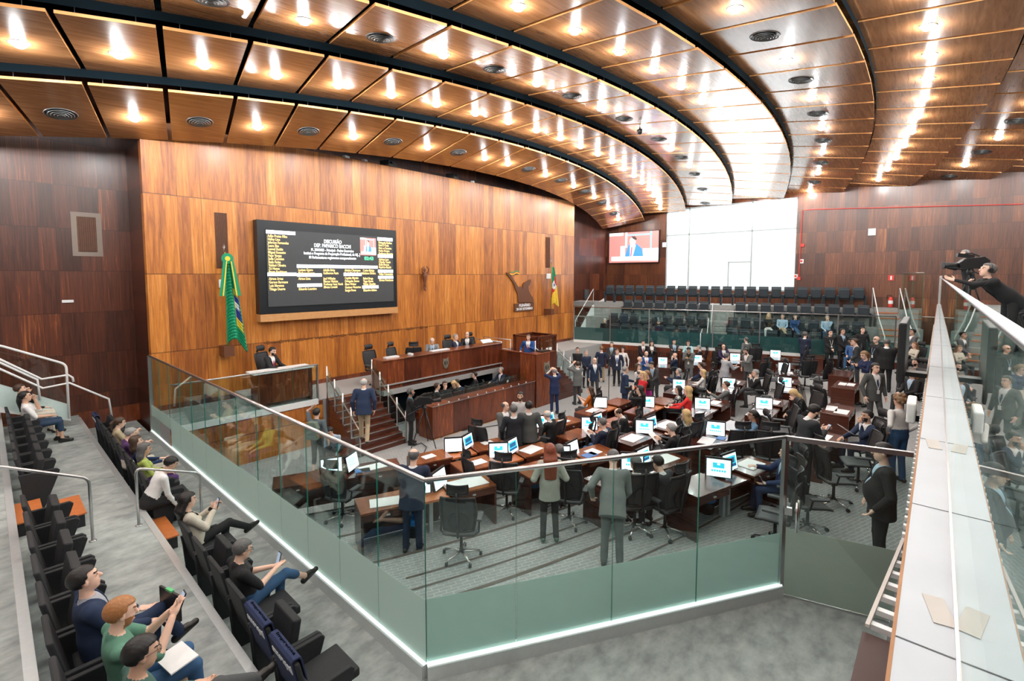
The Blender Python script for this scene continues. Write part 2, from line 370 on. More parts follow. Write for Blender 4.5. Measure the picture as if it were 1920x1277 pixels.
def make_vent():
    r = empty('ceiling_vent', (0, 0, 0)); tag(r, 'x', 'ceiling vent')
    MB().lathe([(.0, -.004), (.27, -.004), (.27, .01), (.0, .01)], blackp, n=28).build('duct_opening', r)
    for q, (a, z) in enumerate([(.30, -.01), (.24, -.03), (.185, -.042), (.13, -.052), (.075, -.06)]):
        MB().lathe([(a-.028, z+.025), (a, z+.002), (a-.012, z-.008), (a-.034, z+.018)], vent_m, n=28).build('louvre_ring', r, smooth=True)
    return Proto(r)
LAMP = make_lamp(); VENT = make_vent()
for k in range(9):
    mb = MB()
    for j in range(-8, 21):
        t0, t1 = j+.035, j+1-.035
        t1 = min(t1, TEND[k])
        if t1 <= t0+.05 or cp(k, .5, j)[0] < LX: continue
        a, b, c, d = cp(k, 0, t0), cp(k, 0, t1), cp(k, 1, t1), cp(k, 1, t0)
        T = .055
        up = [(p[0], p[1], p[2]+T) for p in (a, b, c, d)]
        mb.add([a, b, c, d], [(0, 1, 2, 3)], panel_wood)
        mb.add(up, [(3, 2, 1, 0)], black)
        mb.add([d, c, up[2], up[3]], [(0, 1, 2, 3)], edge_wood)
        mb.add([a, d, up[3], up[0]], [(0, 1, 2, 3)], edge_wood); mb.add([b, c, up[2], up[1]], [(0, 1, 2, 3)], edge_wood); mb.add([a, b, up[1], up[0]], [(0, 1, 2, 3)], black)
        # fittings
        mid = cp(k, .47, j+.5)
        if j+.5 > TEND[k]-.3: continue
        n_ = (Vector(b)-Vector(a)).cross(Vector(d)-Vector(a)).normalized()
        if n_.z < 0: n_ = -n_
        vent = (k % 2 == 0) and (j % 2 == (1 if k == 0 else 1)) if k in (0, 2, 4, 6, 8) else False
        if k == 0 and j >= 9: vent = (j % 2 == 0)
        pr = VENT if vent else LAMP
        side = 'left' if j < 4 else ('middle' if j < 12 else 'far right')
        lab = ('%s, %s ceiling panel row, %s panel from its left end' % ('round louvred vent' if vent else 'glowing downlight', rown[k], ORD[j+8]))
        o = pr.put((mid[0], mid[1], mid[2]), 0, lab, 'air vents in the ceiling panels' if vent else 'downlights in the ceiling panels')
        o.rotation_mode = 'QUATERNION'; o.rotation_quaternion = Vector((0, 0, 1)).rotation_difference(n_)
    o = mb.build('panel_row', ceil_root)
    # dark channel above each step
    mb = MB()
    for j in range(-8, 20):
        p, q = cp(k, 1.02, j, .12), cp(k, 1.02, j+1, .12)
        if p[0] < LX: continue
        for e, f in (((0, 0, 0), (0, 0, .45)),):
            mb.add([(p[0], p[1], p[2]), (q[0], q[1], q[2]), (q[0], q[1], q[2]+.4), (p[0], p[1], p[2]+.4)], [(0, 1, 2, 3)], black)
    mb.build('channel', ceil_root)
# wire hangers peeping over the panel edges
mb = MB()
for k in range(0, 4):
    for j in range(-3, 12):
        for t in (j+.22, j+.78):
            p = cp(k, 1, t); mb.tube([(p[0], p[1]+.06, p[2]+.03), (p[0], p[1]+.06, p[2]+.7)], .006, steel, 4)
mb.build('hanger_wire', ceil_root)

# ================================================================= FAR WINDOW
day = mat('daylit_blind', (.62, .68, .70), emit=.72)
W = struct(MB().bb((FX+.06, 6.2, 3.5), (FX+.1, 13.6, 8.55), day).build('window_1'))
wf_m = mat('window_frame_grey', (.40, .44, .45), .5); fr = MB()
for y in (6.2, 8.45, 12.1, 13.55): fr.bb((FX+.0, y-.03, 3.5), (FX+.05, y+.03, 8.55), wf_m)
for z in (3.5, 6.9, 8.5): fr.bb((FX+.0, 6.2, z-.03), (FX+.05, 13.6, z+.03), wf_m)
fr.bb((FX+.0, 8.5, 5.1), (FX+.05, 9.7, 5.15), wf_m).bb((FX, 9.67, 3.5), (FX+.05, 9.72, 5.15), wf_m)
fr.build('window_frame', W)
# ================================================================= GLASS PARTITIONS
def V2(p): return Vector((p[0], p[1]))
def run_boxes(p, q, z0, z1, w, m, mb=None, i0=0., i1=0.):
    """box along the plan segment p-q"""
    mb = mb or MB(); d = (V2(q)-V2(p)); L = d.length; d.normalize(); a = math.atan2(d.y, d.x)
    s, e = V2(p)+d*i0, V2(q)-d*i1; c = (s+e)/2
    mb.box((c.x, c.y, (z0+z1)/2), ((e-s).length, w, z1-z0), m, rz=a); return mb
def glass_run(p, q, z0, zt, cuts, label, kerb=.16, kw=.14, frost_to=.88, posts=(), rail=.027, kerbmat=None, group=None, strip_glow=True, fm=None):
    g = empty('glass_partition', (0, 0, 0)); tag(g, label, 'glass partition', group)
    P, Q = V2(p), V2(q); d = Q-P
    if kerb:
        mb = run_boxes(p, q, z0, z0+kerb, kw, kerbmat or alu)
        if strip_glow: run_boxes(p, q, z0+kerb, z0+kerb+.012, kw*.6, mat('glowing_strip', (.9, 1, .97), emit=.8), mb)  # white strip along the kerb top, given its own glow
        mb.build('kerb', g)
    zb = z0+kerb
    for a, b in zip(cuts[:-1], cuts[1:]):
        A, B = P+d*a, P+d*b; n = Vector((-d.y, d.x)).normalized()*.006; e = (B-A).normalized()*.004
        A2, B2 = A+e, B-e
        mb = MB(); mb.prism([(0, 0), (1, 0), (1, 1), (0, 1)], glass_m, lambda u, v, t: (*(A2+(B2-A2)*u+n*(2*t-1)), zb+(zt-zb)*v))
        for k in (-4, -3, -2, -1): mb.m[k] = mb.mi(glass_edge) if k in (-3, -1) else mb.m[k]
        o = mb.build('glass_pane', g)
        if frost_to:
            m2 = MB(); m2.prism([(0, 0), (1, 0), (1, 1), (0, 1)], fm or frost_m, lambda u, v, t: (*(A2+(B2-A2)*u+n*(1.2+.25*t)), zb+(z0+frost_to-zb)*v))
            m2.build('frosted_band', o)
    if rail: MB().tube([(P.x, P.y, zt), (Q.x, Q.y, zt)], rail, steel, 10).build('top_rail', g, smooth=True)
    for t, w in posts:
        A = P+d*t; MB().box((A.x, A.y, (z0+zt)/2), (w, w, zt-z0), steel, rz=math.atan2(d.y, d.x)).build('post', g)
    return g
ex = [0]
for x, y in [(968, 0), (1150, 0), (1313, 0)]:
    # joints of the near partition, read off its base line
    a = V2(GC); d = V2(GR)-a; yb = 1250-(x-803)*.2
    w_ = Vector(atz(x, yb, 0.1)); ex.append((w_-a).dot(d)/d.length_squared)
glass_run(GC, GR, 0, 2.2, ex+[1], 'long glass partition across the middle foreground, between corner and door', posts=((1, .06),))
glass_run(GC, GF, 0, 2.2, [i/13 for i in range(14)], 'glass partition beside the left gallery seats, running back to the orange wall', posts=((1, .08),))
# glass door at the right end
dr = empty('door_1', (0, 0, 0)); struct(dr)
DQ = (7.47, .12)
def pane(p, q, z0, z1, m, name, parent, th=.01, off=0):
    return run_boxes(p, q, z0, z1, th, m).build(name, parent)
pane(GR, DQ, .03, 2.16, glass_m, 'glass_pane', dr); 
dd_ = (V2(DQ)-V2(GR)).normalized(); nn_ = Vector((dd_.y, -dd_.x))
run_boxes((GR[0]+nn_.x*-.012, GR[1]-nn_.y*.012), (DQ[0]-nn_.x*.012, DQ[1]-nn_.y*.012), .03, .95, .006, frost_bronze).build('frosted_band', dr)
run_boxes(GR, DQ, 2.16, 2.22, .05, steel).build('top_frame', dr); run_boxes(GR, DQ, 0, .025, .05, steel).build('threshold', dr)
A = V2(GR)+dd_*.17
MB().tube([(A.x-.05, A.y, .95), (A.x-.05, A.y, 1.35)], .018, chrome).tube([(A.x+.05, A.y, .95), (A.x+.05, A.y, 1.35)], .018, chrome).tube([(A.x-.05, A.y, 1.05), (A.x+.05, A.y, 1.05)], .008, chrome).tube([(A.x-.05, A.y, 1.25), (A.x+.05, A.y, 1.25)], .008, chrome).build('door_handle', dr, smooth=True)
MB().box((GR[0]+dd_.x*.06, GR[1]+dd_.y*.06, 1.2), (.09, .05, .1), steel, rz=math.atan2(dd_.y, dd_.x)).build('lock', dr)

# ================================================================= PARAPET beside the camera
CZ = 3.2
def pl(x): return .055+.0085*x          # chamber-side edge of the coping
def pg(x): return -.105+.0125*x          # glass line
xs = [-1.5, 0, 1.2, 1.9, 3.1, 4.4, 6, 8, 10.5, 13.5, 17, 21, 25.5]
mb = MB()
n = len(xs); vs = [(x, pl(x), z) for x in xs for z in (CZ, CZ-.05)]+[(x, pg(x)-.22, z) for x in xs for z in (CZ, CZ-.05)]
fs = []
for i in range(n-1):
    a, b = 2*i, 2*i+2; c, d = 2*n+2*i, 2*n+2*i+2
    fs += [(a, c, d, b), (a+1, b+1, d+1, c+1), (a, b, b+1, a+1), (c, c+1, d+1, d)]
mb.add(vs, fs, coping_m)
par = tag(empty('parapet', (0, 0, 0)), 'metal-topped parapet with a glass rail running away along the right edge', 'parapet')
mb.build('coping', par)
mb = MB()
for x in (1.05, 1.9, 3.1, 4.4, 6, 8, 10.5, 13.5, 17, 21): mb.bb((x, pg(x)-.2, CZ+.0005), (x+.006, pl(x), CZ+.0015), blackp)
mb.build('coping_joint', par)
tape = mat('beige_tape', (.55, .5, .47), .7)
MB().box((2.15, .0-.03, CZ+.002), (.17, .06, .002), tape, rz=.2).build('masking_tape', par); MB().box((4.3, .02, CZ+.002), (.22, .07, .002), tape, rz=.1).build('masking_tape', par)
mb = MB()
for i in range(n-1):
    mb.add([(xs[i], pl(xs[i])-.008, CZ-.05), (xs[i+1], pl(xs[i+1])-.008, CZ-.05), (xs[i+1], pl(xs[i+1])-.008, -.2), (xs[i], pl(xs[i])-.008, -.2)], [(0, 1, 2, 3)], desk_wood)
    mb.add([(xs[i], pg(xs[i])-.2, CZ-.05), (xs[i+1], pg(xs[i+1])-.2, CZ-.05), (xs[i+1], pg(xs[i+1])-.2, -.2), (xs[i], pg(xs[i])-.2, -.2)], [(3, 2, 1, 0)], desk_wood)
mb.build('parapet_wall', par)
edge_m = mat('worn_orange_edge', (.55, .3, .16), .5, noise=.3, nscale=5)
mb = MB()
for i in range(n-1): mb.add([(xs[i], pl(xs[i]), CZ+.001), (xs[i+1], pl(xs[i+1]), CZ+.001), (xs[i+1], pl(xs[i+1])+.012, CZ-.03), (xs[i], pl(xs[i])+.012, CZ-.03)], [(0, 3, 2, 1)], edge_m)
mb.build('edge_strip', par)
MB().bb((-1.5, .05, .0), (2.02, .165, 3.1), mat('dull_mahogany', (.045, .012, .008), .6, noise=.2)).build('ledge', par)
mb = MB(); x = 2.06
while x < 16: wf = max(.028, .075-.06*(x-2.06)); mb.box((x, pl(x)+wf/2-.002, 3.11), (.026, wf, .02), white_metal); x += .105
tag(mb.build('fin_comb', par), kind='stuff')
mb = MB(); mb.bb((2.02, .06, 2.2), (16, .10, 3.08), blackp).build('vent_slot', par)
MB().box((2.42, .125, 3.125), (.8, .012, .012), tape, rz=-.07).build('flat_bar', par)
gp = MB(); ng = 12
gx = [-1.5+27*i/ng for i in range(ng+1)]
gr = tag(empty('glass_balustrade', (0, 0, 0)), 'glass balustrade with steel handrail on the parapet at far right', 'glass balustrade')
for a, b in zip(gx[:-1], gx[1:]): run_boxes((a, pg(a)), (b, pg(b)), CZ, 4.24, .012, glass_m, i0=.004, i1=.004).build('glass_pane', gr)
MB().tube([(x, pg(x)-.002, 4.25) for x in gx], .012, steel, 12).build('handrail', gr, smooth=True)
mb = MB(); run_boxes((-1.5, pg(-1.5)), (25.5, pg(25.5)), CZ, CZ+.018, .022, steel, mb); mb.build('base_channel', gr)
MB().box((25.5, pg(25.5), 3.75), (.08, .08, 1.15), steel).build('post', gr)
# floor of the gallery behind the parapet
struct(MB().bb((-1.5, NY, 2.95), (FX, -.35, 3.05), vinyl).build('floor_upper_gallery'))

# wall-mounted displays on the chamber side of the parapet
def display(x0, x1, y, z0, z1, m_back, label, rz=0.02):
    d = empty('display', ((x0+x1)/2, y, (z0+z1)/2), rz); tag(d, label, 'display')
    MB().box((0, 0, 0), (x1-x0, .07, z1-z0), m_back).build('housing', d, bevel=.015)
    MB().box((0, .037, 0), (x1-x0-.05, .006, z1-z0-.05), mat('dark_screen', (.01, .012, .015), .1)).build('screen', d)
    MB().bb((-.1, pl((x0+x1)/2)-y-.03, (z0-z1)/2+.005), (.1, -.03, (z0-z1)/2+.06), blackp).build('bracket', d)
    return d
display(7.1, 8.3, .37, 3.1, 3.8, blackp, 'black wall display seen edge-on above the parapet, cables behind')
display(5.7, 6.1, .20, 2.98, 3.17, white_metal, 'white-backed display hung low on the parapet edge')

# ================================================================= STAGE
SZ = .6
struct(MB().bb((WX0-.1, 13.9, -.75), (WX1, WY+.02, SZ), grey_carpet).bb((8.52, 13.3, .45), (14.1, 13.95, SZ), grey_carpet).build('floor_stage'))
orange_face = MC['orange_veneer']
struct(MB().bb((WX0-.1, 13.86, -.75), (6.75, 13.9, SZ-.15), orange_face).bb((WX0-.1, 13.86, SZ-.15), (6.75, 13.9, SZ-.02), stage_wood).build('trim_20'))
struct(MB().bb((3.1, 15.97, SZ), (22.9, 16.0, SZ+.14), stage_wood).build('baseboard_front'))
# presiding bench
pb = tag(empty('presiding_bench', (8.52, 13.35, 0)), 'long curved-grain wooden bench of the presiding table with emblem', 'bench')
MB().bb((0, 0, .8), (5.6, .08, 1.56), stage_wood).build('front_panel', pb)
MB().bb((-.02, -.04, 1.56), (5.62, .62, 1.6), stage_wood).build('bench_top', pb, bevel=.01)
MB().bb((-.02, -.03, .76), (5.62, .1, .80), alu).build('metal_band', pb)
MB().bb((0, .1, .5), (5.6, .16, .8), stage_wood).bb((0, .08, .6), (.06, .6, 1.56), stage_wood_y).build('side_panel', pb)
em = mat('silver_emblem', (.5, .5, .42), .3, .8)
def crest(parent, T, s=1.):
    mb = MB(); mb.prism([(-.13*s, .2*s), (-.05*s, .16*s), (.05*s, .16*s), (.13*s, .2*s), (.15*s, .0), (.09*s, -.18*s), (0, -.24*s), (-.09*s, -.18*s), (-.15*s, 0)], em, lambda u, v, t: T(u, v, t*.02))
    ring = [(math.cos(a)*.085*s, math.sin(a)*.085*s) for a in np.linspace(0, 2*PI, 20, endpoint=False)]
    mb.prism(ring, mat('dark_emblem', (.07, .07, .05), .4, .5), lambda u, v, t: T(u, v, .02+t*.006))
    mb.prism([(-.02*s, -.07*s), (.02*s, -.07*s), (.03*s, .07*s), (-.03*s, .07*s)], em, lambda u, v, t: T(u, v, .026+t*.006))
    return mb.build('emblem', parent)
crest(pb, lambda u, v, t: (2.62+u, -t, 1.18+v), .9)
# recess under the bench, clerks' counter
struct(MB().bb((8.52, 13.88, -.75), (14.1, 13.9, .5), black).build('trim_21'))  # black sheet stands in for the shade in the recess
ct = tag(empty('clerk_counter', (9.1, 11.55, -.75)), 'long low wooden counter in front of the presiding bench, steel edge', 'counter')
MB().bb((0, 0, .03), (4.95, .06, 1.02), stage_wood).bb((0, .0, 0), (4.95, .07, .05), edge_m).build('front_panel', ct)
MB().bb((-.02, -.02, 1.02), (4.95, .55, 1.05), stage_wood).build('counter_top', ct)
MB().bb((-.02, -.03, 1.045), (4.95, .0, 1.065), steel).build('metal_edge', ct)
MB().bb((0, .06, 0), (.06, .7, 1.02), stage_wood_y).build('side_panel', ct)
MB().bb((.1, .46, 1.05), (4.9, .47, 1.32), glass_m).build('glass_screen', ct)
mb = MB()
for x in np.arange(.25, 4.8, .42): mb.bb((x, .02, 1.06), (x+.03, .05, 1.1), white_metal)
mb.build('socket', ct)
# stairs
def stairs(name, w_, loc, rz, label):
    g = tag(empty(name, loc, rz), label, 'stairs'); n = 9; z0 = 0; dz = (SZ+.75)/n; x0, x1, ys, T_ = 0, w_, 0, SZ+.75
    mb = MB(); nb = MB()
    for i in range(n):
        y = ys+i*.205; mb.bb((x0, y, z0), (x1, y+.205, z0+dz*(i+1)), desk_wood); nb.bb((x0, y-.005, z0+dz*(i+1)-.02), (x1, y+.03, z0+dz*(i+1)+.004), steel)
    mb.build('treads', g); nb.build('nosing', g)
    for sx in (x0+.03, x1-.03):
        a, b = (sx, ys-.1, z0+.95), (sx, ys+1.8, T_+.95); c, d = (sx, ys-.1, z0+.7), (sx, ys+1.8, T_+.7)
        MB().tube([d, c, (sx, ys-.3, z0+.62), (sx, ys-.36, z0+.7), (sx, ys-.3, z0+.84), a, b], .022, steel, 8).build('handrail', g, smooth=True)
        for k, t in enumerate((0, .25, .5, .75, 1.)):
            y = ys-.02+t*1.84; zz = z0+T_*t
            MB().tube([(sx, y, max(0, zz-.05)), (sx, y, zz+1.0)], .024, steel, 8).build('baluster', g, smooth=True)
        mb = MB(); mb.prism([(0, .12), (1, .12), (1, .88), (0, .88)], glass_m, lambda u, v, t: (sx+.03+.008*t, ys+1.8*u, z0+T_*u+v)); mb.build('glass_panel', g)
    return g
stairs('stage_stairs', 1.6, (6.85, 12.0, -.75), 0, 'wide dark wooden stairs with steel handrails up to the stage, left of bench')
stairs('stage_stairs', 1.2, (17.3, 11.55, -.75), PI/2, 'dark wooden stairs with steel handrails right of the speaker rostrum')
glass_run((2.95, 13.86), (6.62, 13.9), SZ-.12, 1.68, [0, .28, .55, .8, 1], 'low glass balustrade along the left front of the stage', kerb=.16, kw=.08, frost_to=0, rail=.022, kerbmat=white_metal, posts=((1, .05),), strip_glow=False)
# speaker rostrum
ro = tag(empty('speaker_rostrum', (14.08, 11.5, -.75)), 'tall wooden rostrum block with round emblem under the speaker in blue', 'rostrum')
MB().bb((0, .03, 0), (.05, 1.9, 2.05), stage_wood_y).build('side_panel', ro)
MB().bb((0, 0, 0), (1.22, .05, 2.05), stage_wood).build('front_panel', ro)
MB().bb((-.02, -.02, 2.05), (1.24, .5, 2.08), stage_wood).bb((-.02, .5, 2.05), (.1, 1.9, 2.08), stage_wood).build('rostrum_top', ro)
MB().bb((.05, .6, 1.0), (1.2, 1.9, 1.12), grey_carpet).build('rostrum_floor', ro)
crest(ro, lambda u, v, t: (.62+u*1.1, -t, 1.5+v*1.0), 1.1)
MB().bb((.5, .12, 2.08), (1.0, .42, 2.12), blackp).tube([(.75, .3, 2.1), (.72, .3, 2.35), (.68, .38, 2.45)], .012, blackp, 6).build('lectern_microphone', ro)
for (p, q, zt) in [((14.15, 13.4), (14.15, 15.6), 1.62), ((14.9, 13.6), (14.9, 15.2), 1.62)]:
    g = tag(empty('steel_railing', (0, 0, 0)), 'short steel railing on the stage behind the rostrum, %s' % ('left one' if p[0] < 14.5 else 'right one'), 'railing')
    MB().tube([(p[0], p[1], SZ), (p[0], p[1], zt), (q[0], q[1], zt), (q[0], q[1], SZ)], .024, steel, 8).build('rail', g, smooth=True)
    MB().tube([(p[0], p[1], 1.2), (q[0], q[1], 1.2)], .018, steel, 8).build('mid_rail', g, smooth=True)
# wooden booth with glass sides
bt = tag(empty('booth', (16.0, 13.0, -.75)), 'dark wooden booth with glass upper sides right of the rostrum stairs', 'booth')
for sx in (0, 1.25):
    for sy in (0, 1.35): MB().box((sx, sy, 1.2), (.09, .09, 2.4), desk_wood).build('corner_post', bt)
MB().bb((-.05, -.05, 2.36), (1.3, .05, 2.44), desk_wood).bb((-.05, 1.3, 2.36), (1.3, 1.4, 2.44), desk_wood).bb((-.05, 0, 2.36), (.05, 1.4, 2.44), desk_wood).bb((1.2, 0, 2.36), (1.3, 1.4, 2.44), desk_wood).build('top_frame', bt)
MB().bb((1.2, 0, 0), (1.28, 1.4, 2.4), stage_wood_y).build('side_wall', bt); MB().bb((0, 1.33, 0), (1.25, 1.38, 2.4), stage_wood).build('back_wall', bt)
MB().bb((0, -.01, 1.1), (1.25, .0, 2.36), glass_m).build('glass_front', bt)
MB().bb((.75, -.03, 1.6), (.95, -.015, 1.9), paper).bb((.55, -.03, 1.75), (.68, -.015, 1.9), paper).build('notice_sheet', bt)

# ================================================================= TRIBUNE at the far side
T0, T1 = Vector((22.3, 15.5)), Vector((26.45, .7)); TD = (T1-T0); TL = TD.length; TD.normalize(); TN = Vector((-TD.y, TD.x))
def tp(s, o): p = T0+TD*s+TN*o; return p.x, p.y
TZ = .62; TA = math.atan2(TD.y, TD.x)
def tbox(mb, s0, s1, o0, o1, z0, z1, m):
    c = tp((s0+s1)/2, (o0+o1)/2); mb.box((c[0], c[1], (z0+z1)/2), (s1-s0, o1-o0, z1-z0), m, rz=TA)
slat_m = mat('dark_slats', (.05, .018, .012), .4, noise=.3)
mb = MB(); tbox(mb, -.3, TL+2.5, -.02, 4.8, -.75, TZ, vinyl); struct(mb.build('floor_tribune'))
mb = MB(); tbox(mb, -.3, TL, -.06, -.02, -.75, TZ-.02, stage_wood)
for i in range(120):
    if i*.12 < TL*.45: tbox(mb, i*.12, i*.12+.05, -.09, -.06, -.6, TZ-.25, slat_m)
struct(mb.build('trim_22'))
RT = [.95, 1.8, 2.65, 3.5]; RZ = [TZ, TZ+.5, TZ+1.25, TZ+2.08]
def rowend(k):  # keep the rows inside the angled far wall
    o = RT[k]+.75
    s = TL
    while tp(s, o)[0] > FX-.05: s -= .1
    return s
for k in range(1, 4):
    mb = MB(); tbox(mb, -1.2 if k > 0 else 0, TL+.6, RT[k]-.42, RT[k]+ (1.2 if k == 3 else .45), TZ, RZ[k], concrete); 
    struct(mb.build('floor_tribune_row'))
glass_run(tp(0, 0), tp(TL-.9, 0), TZ-.02, 2.58, [i/14 for i in range(15)], 'long glass balustrade in front of the far tribune', kerb=.14, kw=.12, frost_to=.85, kerbmat=white_metal, posts=[(i/14, .045) for i in (0, 2, 4, 7, 9, 12, 14)], rail=.024, strip_glow=False, fm=frost_dark)
def seat_obj(name, m, w=.56, flat=False, hs=1.0):
    g = empty(name, (0, 0, 0)); tag(g, 'x', 'auditorium seat')
    b = MB(); b.prism([(-.03, .36), (.02, .36), (-.10, .92), (-.15, .92)], m, lambda u, v, t: (-(w-.08)/2+(w-.08)*t, u-.05, v)); b.build('backrest', g, bevel=.018)
    s = MB()
    if flat: s.prism([(-.02, .38), (.44, .41), (.44, .50), (-.02, .47)], m, lambda u, v, t: (-(w-.12)/2+(w-.12)*t, u, v))
    else: s.prism([(.0, .40), (.10, .44), (.17, .88-.06), (.08, .84)], m, lambda u, v, t: (-(w-.12)/2+(w-.12)*t, u, v))
    s.build('seat', g, bevel=.02)
    for o_ in list(g.children): o_.scale = (1, 1, hs)
    for sx in (-1, 1):
        MB().prism([(-.1, .0), (.12, .0), (.30, .48), (.34, .60), (.30, .64), (-.16, .64), (-.14, .5)], m, lambda u, v, t: (sx*w/2-.025+.05*t, u, v)).build('armrest', g, bevel=.01)
    return g
trib = Proto(seat_obj('auditorium_seat', trib_m, .545, hs=1.12))
rn = ['lowest', 'second', 'third', 'top']
def s_from_px(px, k):   # arc position on row k that shows at picture column px
    lo, hi = -3., TL+3
    for _ in range(40):
        m_ = (lo+hi)/2; x, y = tp(m_, RT[k]-.3); q = np.array([x, y, RZ[k]+.9-CAMZ]); u = 960+F*(q@rtv)/(q@f3)
        if u < px: lo = m_
        else: hi = m_
    return lo
TSEAT = {}
for k, (pa, pb2, gaps) in enumerate([(1140, 1610, [(1318, 1362)]), (1138, 1625, [(1330, 1372)]), (1165, 1628, [(1338, 1382)]), (1132, 1634, [])]):
    s0, s1 = s_from_px(pa, k), s_from_px(pb2, k); gp_ = [(s_from_px(a, k), s_from_px(b, k)) for a, b in gaps]
    i = 0; s = s0+.3
    while s < s1:
        if any(a < s < b for a, b in gp_): s += .3; continue
        x, y = tp(s, RT[k])
        o = trib.put((x, y, RZ[k]), TA+PI, 'dark folding seat in the %s row of the far tribune, %s from the left' % (rn[k], ORD[i] if i < 30 else 'last'), '%s row of the far tribune' % rn[k])
        i += 1; s += .60
    for a, b in gp_:
        mb = MB()
        for q in range(3): tbox(mb, a-.05, b+.05, RT[k]-.42-.28*(3-q)+.0, RT[k]-.42, RZ[k]-.72+.24*q, RZ[k]-.72+.24*(q+1)-.24+.22, concrete)
        if k > 0: g = tag(empty('aisle_steps', (0, 0, 0)), 'aisle steps with wooden tread up to the %s row of the tribune' % rn[k], 'steps'); mb.build('riser', g); m2 = MB(); tbox(m2, a, b, RT[k]-.42-.3, RT[k]-.42, RZ[k]-.30, RZ[k]-.26, step_wood); m2.build('tread', g)
        h = tag(empty('aisle_handrail', (0, 0, 0)), 'slanted steel handrail at the aisle beside the %s row of the tribune' % rn[k], 'handrail')
        p0, p1 = tp(a-.05, RT[k]-1.0), tp(a-.05, RT[k]-.1)
        zz = RZ[k]-(.72 if k else 0)
        MB().tube([(*p0, zz), (*p0, zz+.8), (*p1, RZ[k]+.95), (*p1, RZ[k])], .022, white_metal, 8).build('rail', h, smooth=True)
# right-hand aisle, steps and glass end of the tribune
sA = s_from_px(1640, 3)
g = tag(empty('aisle_steps', (0, 0, 0)), 'wooden-tread steps up the right end of the tribune by the extinguisher', 'steps')
mb = MB(); m2 = MB()
for q in range(9):
    o0 = .5+q*.31; tbox(mb, sA, sA+.9, o0, 3.45, TZ, TZ+.24*(q+1), concrete)
    if q % 3 != 2: tbox(m2, sA+.02, sA+.85, o0-.03, o0+.26, TZ+.24*(q+1), TZ+.24*(q+1)+.03, step_wood)
mb.build('riser', g); m2.build('tread', g)
for j, so in enumerate((sA-.05, sA+1.0)):
    h = tag(empty('aisle_handrail', (0, 0, 0)), '%s slanted steel handrail of the right end steps of the tribune' % ('left' if j == 0 else 'right'), 'handrail')
    p0, p1, p2 = tp(so, .5), tp(so, 1.8), tp(so, 3.3)
    MB().tube([(*p0, TZ), (*p0, TZ+1.0), (*p1, TZ+1.75), (*p2, TZ+3.1), (*p2, TZ+2.1)], .022, white_metal, 8).build('rail', h, smooth=True)
glass_run(tp(sA+1.1, .2), tp(sA+1.1, 3.3), TZ, 4.45, [0, .5, 1], 'tall glass screen beside the right end of the tribune', kerb=.12, kw=.1, frost_to=1.0, kerbmat=white_metal, rail=.02)
glass_run(tp(sA+1.1, .1), tp(sA+3.2, -.3), TZ-.2, 2.6, [0, .5, 1], 'pale glass door screen at the foot of the tribune, far right', kerb=.12, kw=.1, frost_to=1.0, kerbmat=white_metal, rail=.02)
# small stairs with white stringer at the left end of the tribune
g = tag(empty('side_stairs', (0, 0, 0)), 'short stairs with white stringer at the left end of the tribune', 'stairs')
mb = MB()
for q in range(6): mb.bb((23.4+.3*q, 16.2, TZ), (26.5, 17.6, TZ+.3*(q+1)), desk_wood)
mb.build('treads', g); MB().prism([(23.3, TZ), (26.6, TZ), (26.6, 2.9), (25.2, 2.5)], white_metal, lambda u, v, t: (u, 16.12+.05*t, v)).build('stringer', g)
MB().tube([(23.3, 16.1, TZ), (23.3, 16.1, 1.7), (25.2, 16.1, 3.5), (25.2, 16.1, 2.6)], .025, white_metal, 8).build('handrail', g, smooth=True)

# ================================================================= LEFT GALLERY SEATS
gs = Proto(seat_obj('auditorium_seat', seat_m, .595)); gf = Proto(seat_obj('auditorium_seat', seat_m, .595, True))
OCC = {0: set(), 1: set()}
def gallery_row(row, bx, z, ys, flat, lab):
    for i, y in enumerate(ys):
        pr = gf if i in flat else gs
        pr.put((bx+.15, y, z), -PI/2, 'black upholstered seat, %s from the near end of the %s' % (ORD[i], lab), 'seats of the '+lab)
RA = [4.35+.655*i for i in range(6)]+[10.1+.655*i for i in range(9)]
RB = [2.75+.69*i for i in range(10)]+[11.35+.69*i for i in range(7)]
GP = {0: [atz(px, py, 1.33)[1] for px, py in ((432, 1012), (338, 922), (300, 848), (262, 828), (246, 815), (232, 799), (213, 780))], 1: [atz(px, py, 1.79)[1] for px, py in ((152, 1056), (202, 1120), (240, 1194), (40, 731), (31, 718))]}
flt = lambda ys, g: [i for i, y in enumerate(ys) if any(abs(y-q) < .36 for q in g)]
gallery_row(0, 1.72, 0, RA, [0]+flt(RA, GP[0]), 'front gallery row')
gallery_row(1, .24, .45, RB, flt(RB, GP[1]), 'second gallery row')
for (x, y, z, i) in [(1.75, 9.35, 0, 0), (.75, 10.2, .45, 1), (.30, 10.5, .45, 2), (1.95, 9.3, 0, 3)][:3]:
    g = tag(empty('gallery_step', (x, y, z)), ['wooden intermediate step beside the near handrail of the front row', 'wooden step at the aisle edge, right one of the second row', 'wooden step at the aisle edge, left one of the second row'][i], 'step')
    MB().bb((-.14, -.42, 0), (.14, .42, .2), blackp).build('step_body', g); MB().bb((-.16, -.45, .2), (.16, .45, .225), step_wood).build('tread', g, bevel=.004)
